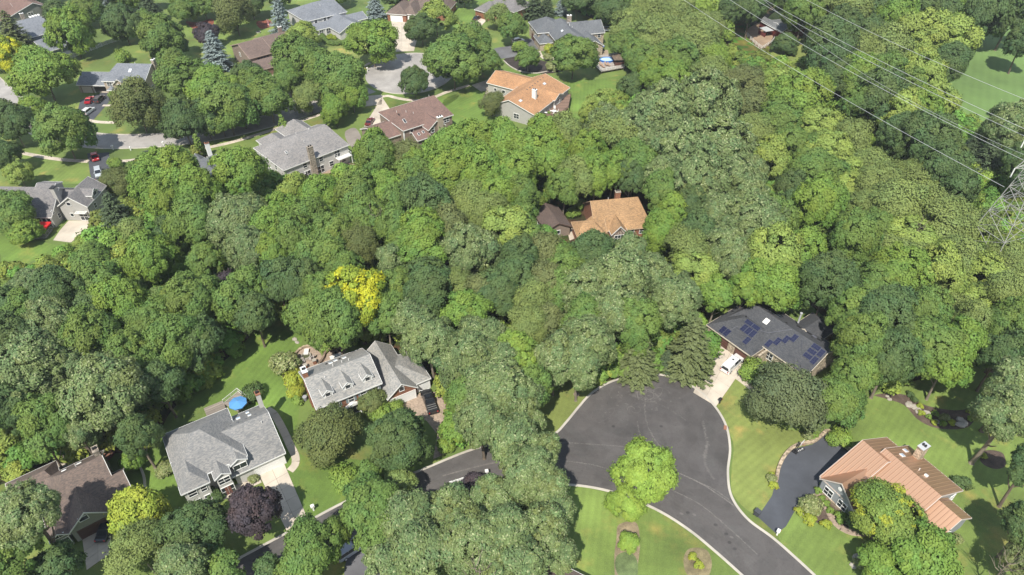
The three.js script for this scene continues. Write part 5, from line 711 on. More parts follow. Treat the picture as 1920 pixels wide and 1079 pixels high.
for (const [x, y, l] of [[1081, 740, 'round iron manhole cover on the grass beside the street kerb']]) { const p = P(x, y, 0), g = thing('manhole_cover', l, 'manhole cover', V3(p.x, 0.018, p.z)); add('frame', cyl(0.52, 0.55, 0.03, 0, 0, 0, 24), mat([0.30, 0.22, 0.18]), g); add('lid', cyl(0.4, 0.4, 0.02, 0, 0.025, 0, 24), mat([0.14, 0.12, 0.11], { roughness: 0.6 }), g); }
{ const p = P(1361, 803, 0), g = thing('storm_drain', 'rusty storm drain set into the kerb of the round street end', 'drain', V3(p.x - 0.1, 0.02, p.z), 1.3); add('hood', box(0.9, 0.16, 0.5, 0, 0.08, 0), mat([0.30, 0.14, 0.09]), g); add('grate', box(0.8, 0.03, 0.45, 0, 0.02, 0.42), M.black, g); for (let i = 0; i < 6; i++) add('grate_bar', box(0.05, 0.03, 0.45, -0.32 + i * 0.128, 0.045, 0.42), mat([0.22, 0.17, 0.14]), g); }

// ---------- trees ----------
function crownGeo(seed, R, o) {
  const r = rng(seed), pos = [], nor = [], col = [], idx = [], vr = o.vr ?? 0.88, lobes = [], g3 = () => r() + r() + r() - 1.5, boughs = [], nb = o.boughs ?? 8, sp = o.spread ?? 0.5;
  // big boughs first, lobes of leaves over their outsides, leaves over the lobes
  for (let i = 0; i < nb; i++) { const y = i === 0 ? 1 : 0.95 - 1.4 * (i + 0.3 * r()) / nb, a = i * 2.39996 + r() * 1.1 + seed, s = Math.sqrt(Math.max(0, 1 - y * y)), k = i ? sp * (0.8 + 0.4 * r()) : 0.42, d = V3(s * Math.cos(a), y, s * Math.sin(a)); boughs.push({ c: V3(d.x * R * k, d.y * R * vr * k, d.z * R * k), d, r: i ? R * (1.02 - k) * (0.74 + 0.32 * r()) : R * 0.52, t: 1 + 0.5 * (o.tint ?? 0.14) * g3(), h: 0.6 * (o.hue ?? 0.15) * g3() }); }
  const out = V3();
  for (const B of boughs) for (let i = 0, n = Math.round(o.lobes * 1.6 / nb); i < n; i++) {
    const y = 1 - 1.7 * (i + 0.5) / n, a = i * 2.39996 + seed * 3 + r(), s = Math.sqrt(Math.max(0, 1 - y * y)), d = V3(s * Math.cos(a), y, s * Math.sin(a)); d.addScaledVector(B.d, 0.45).normalize(); const c = d.clone().multiplyScalar(B.r * (0.62 + 0.42 * r())); c.y *= vr; c.add(B.c);
    if (boughs.some(q => q !== B && q.c.distanceTo(c) < q.r * 0.62)) continue;
    lobes.push({ c, d: d.clone().multiplyScalar(0.6).addScaledVector(B.d, 0.4).add(V3(0, 0.25, 0)).normalize(), r: o.lobeR * R * (0.45 + 0.95 * r() * r() + 0.25 * r()), t: B.t + 0.6 * (o.tint ?? 0.14) * g3(), h: B.h + 0.7 * (o.hue ?? 0.15) * g3(), gold: !!o.patch && r() < o.patch });
  }
  for (const B of boughs) lobes.push({ c: B.c.clone(), d: B.d, r: B.r * 0.72, t: 0.98, h: 0, gold: false, core: true });
  const wt = l => l.r * l.r * (l.core ? 0.26 : 1), total = lobes.reduce((s, l) => s + wt(l), 0), d = V3(), p = V3(), n = V3(), t = V3(), b = V3(), sn = V3();
  for (const l of lobes) {
    const cnt = Math.round(o.leaves * wt(l) / total);
    for (let i = 0; i < cnt; i++) {
      do { d.set(r() * 2 - 1, r() * 2 - 1, r() * 2 - 1); } while (d.lengthSq() > 1 || d.lengthSq() < 0.02);
      d.normalize(); if (d.dot(l.d) < -0.25) d.addScaledVector(l.d, 0.9).normalize();
      p.copy(d).multiplyScalar(l.r * (r() < 0.1 ? 1.0 + 0.5 * r() : 0.36 + 0.72 * Math.sqrt(r()))); p.y *= o.lobeFlat ?? 0.8; p.add(l.c);
      n.copy(d).multiplyScalar(0.6).addScaledVector(l.d, 0.35); n.x += 0.78 * g3(); n.y += 0.78 * g3() + 0.25; n.z += 0.78 * g3(); n.normalize();
      t.set(r() - 0.5, r() - 0.5, r() - 0.5).cross(n).normalize(); b.copy(n).cross(t);
      const s = o.leaf * (0.55 + 0.9 * r()), w = s * (o.slim ?? 0.62), q = pos.length / 3; sn.copy(n).multiplyScalar(0.62).addScaledVector(d, 0.16).addScaledVector(l.d, 0.34).normalize();
      for (const [x, y2, z] of [[-s, 0, 0], [0.1 * s, -w, -0.14 * s], [s, 0, 0], [0.1 * s, w, -0.14 * s]]) { pos.push(p.x + t.x * x + b.x * y2 + n.x * z, p.y + t.y * x + b.y * y2 + n.y * z, p.z + t.z * x + b.z * y2 + n.z * z); nor.push(sn.x, sn.y, sn.z); }
      const k = l.t * (1 + (o.grain ?? 0.22) * g3()), pale = r() < (o.pale ?? 0) * (0.4 + 1.2 * Math.max(0, l.t - 0.9) * 3), c = l.gold ? [k * 1.9, k * 1.5, k * 0.8] : pale ? [k * 2.0, k * 1.6, k * 2.3] : [k * (1 + l.h), k, k * (1 - l.h)];
      for (let j = 0; j < 4; j++) col.push(...c);
      idx.push(q, q + 1, q + 2, q, q + 2, q + 3);
    }
  }
  return leafMesh(pos, nor, col, idx);
}
function leafMesh(pos, nor, col, idx) { const g = new THREE.BufferGeometry(); g.setAttribute('position', new THREE.Float32BufferAttribute(pos, 3)); g.setAttribute('normal', new THREE.Float32BufferAttribute(nor, 3)); g.setAttribute('color', new THREE.Float32BufferAttribute(col, 3)); g.setIndex(idx); return g; }
// conifer: whorls of drooping branches set with short sprays; height 1 in units of R * tall
function coniferGeo(seed, R, H, o = {}) {
  const r = rng(seed), pos = [], nor = [], col = [], idx = [], whorls = o.whorls ?? 22, t = V3(), n = V3(), b = V3();
  for (let w = 0; w < whorls; w++) {
    const f = (w + 0.3 * r()) / whorls, y0 = H * (0.04 + 0.95 * f), len = R * Math.pow(1 - f, 0.70) * 1.02 + 0.12, nb = Math.round(5 + 9 * (1 - f));
    for (let k = 0; k < nb; k++) {
      const a = k / nb * 6.283 + w * 1.7 + (r() - 0.5) * 0.5, L = len * (0.75 + 0.35 * r()), tone = 1 + 0.16 * (r() - 0.5), m = Math.max(4, Math.round(L * (o.dense ?? 17)));
      for (let i = 0; i < m; i++) {
        const s = (i + r()) / m, x = L * (0.12 + 0.88 * s), y = y0 - x * (0.20 + 0.16 * Math.sin(k * 5.1 + w)) + 0.10 * x * s + (r() - 0.5) * 0.3, side = (r() - 0.5) * (0.35 + 0.55 * L * (1 - s)), px = Math.cos(a) * x - Math.sin(a) * side, pz = Math.sin(a) * x + Math.cos(a) * side, q = pos.length / 3;
        const da = a + (r() - 0.5) * 1.5; t.set(Math.cos(da), -0.25 + 0.4 * (r() - 0.4), Math.sin(da)).normalize(); n.set((r() - 0.5) * 0.9 + 0.4 * Math.cos(a), 1, (r() - 0.5) * 0.9 + 0.4 * Math.sin(a)).normalize(); b.copy(n).cross(t).normalize();
        const z = (o.leaf ?? 0.21) * (0.7 + 0.6 * r()), w2 = z * 0.42, k2 = tone * (1 + 0.4 * (r() - 0.5)) ;
        for (const [u, v] of [[-z, 0], [0, -w2], [z, 0], [0, w2]]) { pos.push(px + t.x * u + b.x * v, y + t.y * u + b.y * v + (r() - 0.5) * 0.05, pz + t.z * u + b.z * v); nor.push(n.x, n.y, n.z); col.push(k2, k2, k2); }
        idx.push(q, q + 1, q + 2, q, q + 2, q + 3);
      }
    }
  }
  return leafMesh(pos, nor, col, idx);
}
function trunkGeo(seed) { // unit height to the crown's centre, limbs spreading above
  const r = rng(seed), L = [], seg = (a, b, r0, r1) => { const d = b.clone().sub(a), g = new THREE.CylinderGeometry(r1, r0, d.length(), 8, 1); g.translate(0, d.length() / 2, 0); g.applyQuaternion(new THREE.Quaternion().setFromUnitVectors(V3(0, 1, 0), d.clone().normalize())); g.translate(a.x, a.y, a.z); L.push(g); };
  const k = V3((r() - 0.5) * 0.06, 0.34, (r() - 0.5) * 0.06), m = V3(k.x * 1.6, 0.66, k.z * 1.4); seg(V3(0, -0.01, 0), V3(0, 0.03, 0), 0.052, 0.037); seg(V3(0, 0.02, 0), k, 0.037, 0.03); seg(k, m, 0.03, 0.023); seg(m, V3(m.x, 1.1, m.z), 0.023, 0.008);
  for (let i = 0; i < 7; i++) { const a = i * 2.4 + r(), y = 0.42 + 0.09 * i, c = k.clone().lerp(m, Math.min(1, (y - 0.34) / 0.32)), e = V3(c.x + 0.26 * Math.cos(a), y + 0.22 + 0.1 * r(), c.z + 0.26 * Math.sin(a)), h = c.clone().lerp(e, 0.5).add(V3(0, -0.02, 0)); seg(c.setY(y), h, 0.015, 0.011); seg(h, e, 0.011, 0.004); }
  return merge(L);
}
const trunks = [trunkGeo(3), trunkGeo(4), trunkGeo(5)];
// crowns by habit and radius in metres
const crowns = {
  round: [[2.2, [[101, 52, 6500], [108, 46, 6500]]], [3.6, [[102, 92, 19000], [103, 84, 19000], [106, 98, 19000]]], [5.2, [[104, 160, 38000], [105, 145, 38000], [107, 170, 38000]]]].map(([R, l]) => [R, l.map(([s, n, k]) => crownGeo(s, R, { lobes: n, lobeR: R < 3 ? 0.24 : R < 4.5 ? 0.19 : 0.15, leaves: k, leaf: 0.160, tint: 0.15, boughs: R < 3 ? 5 : R < 4.5 ? 8 : 10 }))]),
  oak: [[3.6, [[111, 88, 20000], [112, 80, 20000]]], [5.4, [[113, 160, 42000], [114, 145, 42000], [115, 170, 42000]]]].map(([R, l]) => [R, l.map(([s, n, k]) => crownGeo(s, R, { lobes: n, lobeR: R < 4.5 ? 0.19 : 0.145, leaves: k, leaf: 0.160, pale: 0.15, grain: 0.30, tint: 0.16, slim: 0.55, boughs: R < 4.5 ? 8 : 11 }))]),
  airy: [[2.6, [[121, 60, 10000]]], [4.2, [[122, 100, 25000], [123, 110, 25000]]]].map(([R, l]) => [R, l.map(([s, n, k]) => crownGeo(s, R, { lobes: n, lobeR: 0.23, leaves: k, leaf: 0.125, grain: 0.14, tint: 0.17, hue: 0.08, lobeFlat: 0.8, spread: 0.55 }))]),
  loose: [[4.4, [[131, 70, 21000], [132, 76, 21000]]]].map(([R, l]) => [R, l.map(([s, n, k]) => crownGeo(s, R, { lobes: n, lobeR: 0.21, leaves: k, leaf: 0.155, tint: 0.16, hue: 0.10, lobeFlat: 0.62, boughs: 10, spread: 0.62 }))]),
  mixed: [[5.0, [[141, 140, 32000]]]].map(([R, l]) => [R, l.map(([s, n, k]) => crownGeo(s, R, { lobes: n, lobeR: 0.17, leaves: k, leaf: 0.160, patch: 0.18, tint: 0.15, hue: 0.12, boughs: 10 }))]),
  gold: [[4.6, [[145, 90, 22000]]]].map(([R, l]) => [R, l.map(([s, n, k]) => crownGeo(s, R, { lobes: n, lobeR: 0.20, leaves: k, leaf: 0.155, patch: 0.62, tint: 0.18, hue: 0.12, boughs: 10, spread: 0.58, lobeFlat: 0.65 }))]),
  bush: [[1.2, [[151, 26, 1600]]], [1.9, [[152, 40, 3600]]]].map(([R, l]) => [R, l.map(([s, n, k]) => crownGeo(s, R, { lobes: n, lobeR: 0.28, leaves: k, leaf: 0.115, vr: 0.8, boughs: 5, spread: 0.4 }))]),
  flower: [[1.9, [[161, 44, 4000]]]].map(([R, l]) => [R, l.map(([s, n, k]) => crownGeo(s, R, { lobes: n, lobeR: 0.26, leaves: k, leaf: 0.13, vr: 0.7, pale: 0.45, boughs: 6, spread: 0.42 }))]),
};
const conifers = { s: [coniferGeo(201, 2.6, 8), coniferGeo(202, 3.0, 9, {})], big: [coniferGeo(203, 4.2, 12, { whorls: 30, dense: 16, leaf: 0.26 })], col: [crownGeo(204, 1, { lobes: 40, lobeR: 0.30, leaves: 1700, leaf: 0.15, vr: 4.2, boughs: 6, spread: 0.35 })] };
const leafOf = c => new THREE.MeshStandardMaterial({ color: lin(...c), vertexColors: true, roughness: 0.75, side: THREE.DoubleSide });
const leafM = {
  m: leafOf([0.106, 0.176, 0.033]), d: leafOf([0.068, 0.117, 0.032]), b: leafOf([0.135, 0.221, 0.031]), l: leafOf([0.204, 0.278, 0.054]), o: leafOf([0.123, 0.177, 0.058]), a: leafOf([0.167, 0.224, 0.058]), y: leafOf([0.225, 0.290, 0.022]), g: leafOf([0.27, 0.325, 0.034]),
  u: leafOf([0.050, 0.037, 0.044]), s: leafOf([0.066, 0.100, 0.044]), S: leafOf([0.215, 0.27, 0.262]), p: leafOf([0.112, 0.140, 0.048]), x: leafOf([0.155, 0.222, 0.036]), k: leafOf([0.163, 0.257, 0.040]), w: leafOf([0.155, 0.205, 0.066]), c: leafOf([0.14, 0.225, 0.038]), e: leafOf([0.138, 0.167, 0.053]), O: leafOf([0.111, 0.139, 0.037]), P: leafOf([0.095, 0.125, 0.049]), B: leafOf([0.189, 0.288, 0.040]),
};
const kinds = { // habit, material, name, words
  m: ['round', 'm', 'broadleaf_tree', 'mid-green broadleaf tree'], d: ['round', 'd', 'dark_broadleaf_tree', 'dark green broadleaf tree'], b: ['round', 'b', 'bright_green_tree', 'bright green leafy tree'], l: ['loose', 'l', 'pale_green_tree', 'yellow-green open-crowned tree'], o: ['oak', 'o', 'oak_tree', 'grey-green oak with pale leaf undersides'],
  a: ['airy', 'a', 'feathery_tree', 'olive feathery fine-leaved tree'], q: ['loose', 'B', 'young_maple', 'bright green young maple'], y: ['gold', 'y', 'yellow_tree', 'vivid yellow-leaved tree'], g: ['round', 'g', 'golden_green_tree', 'golden-green dense tree'], u: ['round', 'u', 'purple_leaved_tree', 'dark purple-leaved tree'], x: ['mixed', 'x', 'yellowing_tree', 'green tree with yellowing patches'],
  s: ['con', 's', 'spruce_tree', 'dark green spruce'], S: ['con', 'S', 'blue_spruce', 'blue-grey spruce'], p: ['big', 'p', 'pine_tree', 'olive-green conifer'], k: ['bush', 'k', 'bush', 'green bush'], K: ['bush', 'd', 'dark_bush', 'dark green clipped bush'], w: ['flower', 'w', 'flowering_shrub', 'white-flowering shrub'], Y: ['bush', 'g', 'yellow_green_shrub', 'yellow-green shrub'], P: ['airy', 'P', 'grey_pine', 'grey-green pine'], B: ['airy', 'B', 'bright_fine_tree', 'bright fine-leaved tree'], c: ['col', 'c', 'arborvitae', 'narrow upright arborvitae'], e: ['airy', 'e', 'bronze_tree', 'bronze-green fine-leaved tree'], O: ['airy', 'O', 'olive_round_tree', 'dense olive-green rounded tree'],
};
let treeCount = 0;
const marks = [['the timbered house', 1140, 415], ['the solar-roofed house', 1450, 630], ['the brick house', 680, 720], ['the white house', 410, 850], ['the shaded brown house', 140, 930], ['the big pale house', 590, 290], ['the russet-roofed house', 770, 230], ['the orange-roofed house', 985, 180], ['the slate-roofed house', 1060, 80], ['the pylon', 1850, 495], ['the red barn', 1475, 60], ['the round street end', 1210, 800], ['the grey gabled house', 100, 400], ['the narrow grey house', 400, 330], ['the beige house', 225, 165], ['the tall brown house', 490, 110], ['the white gabled house', 610, 50], ['the long brown-roofed house', 780, 30], ['the blue-grey house', 60, 70], ['the yellow tree', 668, 640], ['the mown field', 1840, 150]].map(([n, x, y]) => [n, P(x, y, 0)]);
// crown centre pixel, crown radius in pixels, kind; where: w woodland, t lawn or street; label
function tree(px, py, rp, k, where = 'w', label, o = {}) {
  const [habit, mk, name, words] = kinds[k], i = treeCount++, r = rng(i * 131 + 7), con = habit === 'con' || habit === 'big', bush = habit === 'bush' || habit === 'flower';
  let h = 8, R = 4, p; for (let it = 0; it < 4; it++) { p = P(px, py, h); R = rp * depthAt(p) / FOCAL; h = o.h ?? (bush ? R * 0.62 : con ? R * 1.05 : habit === 'col' ? R * 4 : where === 's' ? 1.2 + R * 0.85 : where === 'w' || where === 'n' ? 5.4 + R * 0.95 : Math.max(R * 1.02, 2.2) + 0.45); }
  const g = new THREE.Group(); g.name = numbered(name); scene.add(g); g.position.set(p.x, 0, p.z); g.rotation.y = r() * 6.28;
  let crown;
  if (con) { const geo = (habit === 'big' ? conifers.big : conifers.s)[i % (habit === 'big' ? 1 : 2)], b = geo === conifers.big[0] ? [4.2, 12] : i % 2 ? [3, 9] : [2.6, 8]; const k2 = R / b[0], kh = 2.3 * h / b[1] * (o.tall ?? 1); crown = add('crown', geo, leafM[mk], g); crown.scale.set(k2, kh, k2); crown.position.y = 0.3; const t = add('trunk', trunks[i % 3], M.bark, g); t.scale.set(h * 0.6, h * 1.6, h * 0.6); }
  else if (habit === 'col') { crown = add('crown', conifers.col[0], leafM[mk], g); crown.scale.setScalar(R); crown.position.y = R * 4.2; const t = add('trunk', trunks[0], M.bark, g); t.scale.set(1.5, R * 3, 1.5); }
  else {
    const set = crowns[habit]; let best = set[0]; for (const s of set) if (Math.abs(Math.log(s[0] / R)) < Math.abs(Math.log(best[0] / R))) best = s;
    crown = add('crown', best[1][i % best[1].length], leafM[mk], g); const q = 1.07 * R / best[0]; crown.scale.set(q * (0.86 + 0.28 * r()), q * (o.flat ?? 1) * (0.9 + 0.25 * r()) * (bush || where === 's' ? 1 : where !== 't' ? 1.34 : 1.1), q * (0.86 + 0.28 * r())); crown.position.y = h; crown.rotation.z = (r() - 0.5) * 0.3; crown.rotation.x = (r() - 0.5) * 0.3;
    const t = add(bush ? 'stem' : 'trunk', trunks[i % 3], r() < 0.3 ? M.barkPale : M.bark, g); const tk = Math.max(h * 0.75, bush ? 0.8 : 4); t.scale.set(tk * (o.thick ?? 1), h, tk * (o.thick ?? 1));
  }
  if (o.lean) { g.rotation.y = 0; }
  if (label) return tag(g, label, bush ? 'shrub' : 'tree', o.group);
  let near = '', bestD = 1e9; for (const [n, q] of marks) { const d = Math.hypot(q.x - p.x, q.z - p.z); if (d < bestD) { bestD = d; near = n; } }
  const place = (R > 5.2 ? 'large ' : R < 3.4 ? 'small ' : '') + words + (where === 'w' ? ' in the wood' : where === 's' ? ' in the scrub' : where === 'n' ? ' of the far woods' : '') + (bestD < 22 ? ' beside ' : bestD < 45 ? ' near ' : ' well away from ') + near;
  return tag(g, place, bush ? 'shrub' : 'tree', place.replace(/^(large|small) /, '$1 ') + ' group');
}
const rows = (where, text) => { for (const e of text.trim().split(/\s+/)) { const [x, y, q, k] = e.split(','); tree(+x, +y, +q, k, where); } };
// gardens along the back street
rows('t', `133,63,44,b 25,68,36,p 80,138,54,b 103,18,20,d 160,20,28,m 230,47,34,d 280,16,26,s 303,72,45,m 335,87,20,d 272,42,22,m 322,120,26,m 440,30,35,O 230,108,16,k 345,152,48,m 400,168,44,b 425,205,50,m 345,232,42,d 385,225,38,d 117,247,54,m 25,235,40,d 8,292,34,d 60,205,24,b 35,328,26,l 216,307,14,k 463,140,28,d 503,187,44,m 450,200,42,d 567,67,28,l 557,110,48,m 640,150,48,m 600,130,36,m 580,183,28,a 627,207,30,b 697,80,44,b 777,155,27,d 850,115,52,m 885,85,40,m 905,115,30,m 990,112,23,m 960,52,30,m 935,32,22,a 923,195,23,O 1075,105,42,m 1178,119,11,K 960,0,22,d 200,-8,30,d 250,-12,34,m 470,8,26,d 345,20,24,m 380,8,26,m 520,-6,26,d 620,-14,30,m 740,-6,26,d 870,-10,22,d 1185,160,24,d 60,-18,30,m 10,-20,34,d 330,-22,36,m 430,-24,36,d 300,96,20,m 412,222,34,m 480,165,34,m 540,148,32,m 660,182,28,b 975,88,14,k`);
tree(15, 112, 36, 'y', 't', 'bright yellow tree beside the round street tree in the corner garden', { h: 4.2 }); tree(258, 203, 46, 'O', 't', 'rounded dark olive tree on the front lawn of the beige house', { flat: 1.15 });
tree(387, 66, 21, 'u', 't', 'dark purple tree beside the blue spruce and red mulch'); tree(402, 98, 30, 'S', 't', 'pale blue spruce beside the purple tree', {}); tree(525, 38, 24, 'S', 't', 'tall blue spruce above the brown house roof', { tall: 1.25 }); tree(703, 14, 22, 'S', 't', 'stout blue spruce behind the street end tree'); tree(197, 8, 20, 'S', 't', 'small blue-grey spruce at the top lawn edge'); tree(1053, 12, 15, 'S', 't', 'slim blue spruce beside the slate-roofed house chimney');
for (const [x, q] of [[975, 20], [1003, 22], [1025, 18]]) tree(x, 12, q, 's', 't', 'dark spruce in the row behind the slate-roofed house', { group: 'spruces behind the slate-roofed house' });
tree(790, 55, 29, 'd', 't', 'rounded dark tree beside the wide concrete driveway'); tree(818, 34, 33, 'l', 't', 'yellow-green tree before the long brown-roofed house'); for (const [x, y, q] of [[531, 240, 7], [538, 248, 6]]) tree(x, y, q, 'c', 't', 'narrow arborvitae at the corner of the pale grey roof', { group: 'arborvitae pair' });
// the wood
tree(14, 398, 46, 'm', 't', 'dense green tree over the roof of the grey gabled house', { h: 6 }); tree(44, 432, 26, 'b', 't', 'bright low tree beside the red awning', { h: 3.2 }); tree(1382, 22, 30, 'd', 't', 'dark tree behind the bare dirt ring', { h: 5.5 }); tree(1412, 14, 32, 'd', 't', 'tall dark tree beside the dry grass of the barn', { h: 6 }); tree(1474, 84, 22, 'd', 't', 'small dark tree before the red barn', { h: 3.4 });
tree(222, 342, 26, 'O', 't', 'olive rounded tree beside the silver wagon driveway', { h: 3.4 });
tree(170, 487, 34, 'm', 't', 'low green tree beside the small garden shed', { h: 3.2, flat: 0.75 }); tree(58, 540, 44, 'o', 't', 'grey-green tree at the lawn edge below the red awning', { h: 4.2, flat: 0.7 });
rows('w', `320,330,52,b 290,352,44,b 355,360,48,b 315,385,42,b 216,405,36,s 450,325,44,b 440,418,52,o 365,420,48,m 247,433,24,a 320,437,30,d 283,487,44,b 385,490,32,m 425,532,22,u 115,555,54,d 232,575,50,b 352,570,50,m 295,572,30,a 470,475,44,o 20,582,38,d 395,560,36,m 60,700,66,o 172,640,58,m 205,738,72,o 95,790,52,m 245,690,56,m 332,650,54,m 372,640,42,d 28,640,46,d 15,770,50,d 135,700,48,o 150,812,32,o 85,836,30,m 258,818,38,d 300,720,40,d 100,610,48,o 290,610,46,m 185,540,40,m 440,570,38,m 180,590,42,d 50,590,42,m
470,407,40,o 550,368,34,l 527,397,32,b 600,380,45,b 580,417,42,m 673,375,46,m 723,360,40,b 680,420,44,m 627,450,42,m 670,462,38,O 553,457,46,m 517,482,40,b 800,392,56,d 793,450,44,b 797,488,38,b 870,473,46,o 883,383,36,a 733,493,28,o 653,510,32,m 607,553,42,m 567,540,42,d 630,605,54,m 575,590,36,m 523,530,36,d 467,540,38,m 477,590,34,d 740,547,42,m 723,590,38,m 803,540,50,d 870,590,42,b 800,575,32,d 853,540,34,a 903,553,36,e 773,613,42,o 807,642,50,o 890,647,48,o 740,430,42,m 760,460,34,m 840,430,38,e 510,440,40,b 620,490,38,m 590,490,36,m 745,395,40,m
927,367,42,b 977,367,36,m 920,407,40,a 950,437,44,l 980,417,30,m 910,473,34,o 1027,487,42,e 977,493,42,d 1107,481,42,d 1055,506,42,m 1180,478,34,o 1238,438,42,b 1265,400,34,b 1310,437,36,d 1283,480,44,a 1300,520,40,l 1347,407,42,o 1363,473,46,o 1160,540,58,o 1220,520,44,o 1100,553,54,o 1267,567,52,o 1160,592,58,o 1100,607,52,m 1185,610,52,m 1100,650,52,o 973,527,44,d 933,553,44,d 1027,537,40,e 1000,573,40,a 983,617,42,a 1027,613,34,e 920,640,40,o 967,667,44,b 940,680,42,o 1040,677,42,o 1085,690,38,o 1343,553,34,b 1117,334,38,b 1058,350,28,m 1185,334,34,d 1245,362,38,m 1317,360,46,o 1000,452,30,m 1060,550,40,m 880,680,50,o 935,740,66,o 888,748,50,m 905,790,56,o 985,790,40,o 990,735,44,m 858,688,36,o
888,280,44,b 946,277,46,b 990,290,48,b 840,330,45,b 900,330,48,b 960,330,45,b 1030,302,42,b 1060,262,36,a 780,342,42,m 1100,300,44,b 1150,322,38,b 1080,335,36,a 1150,262,46,a 1127,198,26,l 1105,212,20,l 1137,240,40,o 700,284,34,b 712,298,38,m 770,300,30,e 846,294,44,b 1020,260,34,b 786,324,36,b 606,366,30,B 652,358,30,b
1240,220,66,o 1320,212,62,o 1190,258,52,o 1270,290,64,o 1340,280,60,o 1310,345,60,o 1372,335,48,o 1190,310,44,m 1417,428,50,o 1355,413,48,o 1378,499,42,o 1450,487,54,l 1484,366,38,d 1522,323,40,m 1534,386,48,b 1585,388,27,w 1507,467,36,b 1600,448,46,m 1554,534,56,d 1410,327,34,o 1250,340,44,o 1225,290,46,o 1400,380,44,o 1450,420,44,m 1420,530,40,b 1460,540,40,b 1400,540,34,b 1295,392,36,d
1663,596,60,d 1729,592,50,m 1616,643,50,m 1670,674,54,d 1740,650,52,m 1795,640,38,b 1775,685,42,b 1892,553,42,a 1892,631,46,m 1873,670,40,d 1608,705,42,m 1686,518,52,b 1756,518,48,l 1600,590,42,m 1640,540,44,m 1820,610,38,a 1920,600,42,m 1925,680,44,d`);
// the power line strip and what grows either side
rows('s', `1647,351,46,a 1682,390,54,a 1709,343,42,a 1709,448,46,l 1760,417,54,a 1663,483,46,a 1811,428,46,a 1795,487,44,a 1846,518,46,l 1888,487,40,a 1904,534,44,a 1822,573,44,l 1772,580,48,a 1640,430,40,m 1600,500,40,m 1720,490,40,a 1600,267,44,a 1553,283,44,l 1517,285,36,m 1633,320,44,a 1493,302,18,w 1410,247,38,a 1336,118,34,B 1333,142,40,a 1393,160,38,e 1478,162,38,l 1500,187,60,b 1333,187,50,o 1320,53,34,a 1307,67,40,a 1277,75,40,a 1233,68,42,a 1220,35,42,a 1183,53,40,a 1173,85,30,m 1220,120,40,m 1270,112,42,m 1303,100,40,a 1227,145,38,b 1265,150,38,b 1300,20,34,B 1350,20,30,k 1352,62,24,k 1335,85,22,k 1573,217,26,k 1683,300,30,k 1460,230,46,m 1530,240,40,l 1440,300,44,l 1480,270,40,m 1460,190,40,m 1550,330,42,m 1580,320,38,l 1410,200,40,e 1570,180,30,k 1620,230,28,k 1660,280,28,k 1710,320,26,k 1750,350,28,k 1610,300,30,l 1800,390,34,k 1560,430,38,m 1082,2,34,d 1150,20,32,d 1130,-6,36,d 1200,-6,40,m 1260,0,40,a 1190,100,32,m 1265,30,38,a 1630,390,36,a 1590,350,34,l 1850,470,34,k`);
rows('n', `1410,13,34,d 1557,93,46,d 1577,57,36,d 1507,25,34,m 1583,28,40,a 1633,20,42,d 1677,43,42,b 1720,23,40,d 1760,20,40,d 1793,36,30,b 1728,70,42,l 1778,84,44,l 1778,120,34,d 1660,100,44,a 1717,112,36,l 1730,150,42,l 1610,147,40,b 1573,147,34,d 1660,147,38,m 1650,187,46,d 1693,217,42,l 1755,200,34,l 1733,267,50,d 1767,307,44,d 1887,247,46,o 1867,213,10,K 1850,27,46,d 1900,20,50,d 1918,82,30,d 1545,10,34,d 1600,100,36,a 1630,70,36,d 1700,180,38,m 1690,255,40,d 1920,330,34,d 1905,300,28,d 1800,350,30,d 1615,190,38,m 1720,215,36,b 1480,-14,36,d 1560,-14,40,m 1640,-16,44,d 1720,-14,44,d 1800,-12,44,d`);
for (const [x, y, q] of [[1820, 285, 27], [1850, 302, 34]]) tree(x, y, q, 's', 'n', 'dark spruce ringed by mown grass near the pylon', { group: 'spruce pair near the pylon' });
tree(1520, 18, 17, 'y', 'n', 'small yellow tree beside the red barn'); tree(668, 560, 54, 'y', 'w', 'vivid yellow tree standing out in the middle of the wood', { h: 12 });
tree(1195, 668, 46, 'p', 'w', 'olive-green conifer overhanging the top of the round street end', { h: 5.2 }); tree(1296, 655, 52, 'p', 'w', 'tall olive-green conifer beside the solar-roofed house driveway', { h: 6 }); tree(1250, 678, 20, 's', 'w', 'small green spruce between the two big conifers'); 
tree(1475, 748, 62, 'P', 't', 'broad grey-olive pine on the lawn before the solar-roofed house', { h: 6.2 }); tree(1565, 752, 54, 'm', 't', 'broad green tree beside the grey-olive pine', { h: 6 }); tree(1888, 775, 62, 'o', 't', 'leaning oak with a bare trunk rising from the round mulch ring', { h: 13, thick: 1.1 }); tree(1905, 715, 46, 'o', 't', 'oak crown behind the leaning oak by the curved mulch bed', { h: 13 });
tree(1662, 965, 62, 'x', 't', 'green tree with yellow patches before the metal-roofed house', { h: 6.5 }); tree(1722, 1040, 56, 'b', 't', 'bright green tree below the yellow-patched tree', { h: 6 }); tree(1650, 1060, 40, 'b', 't', 'bright green low tree at the foot of the yellow-patched tree', { h: 4.5 }); tree(1925, 985, 40, 'd', 't', 'dark tree edging the lawn beyond the metal-roofed house', { h: 9 }); tree(1930, 880, 40, 'd', 't', 'dark green tree edging the lawn beside the mulch ring', { h: 10 }); tree(1925, 1060, 34, 'e', 't', 'sparse bronze tree at the lawn corner', { h: 7 });
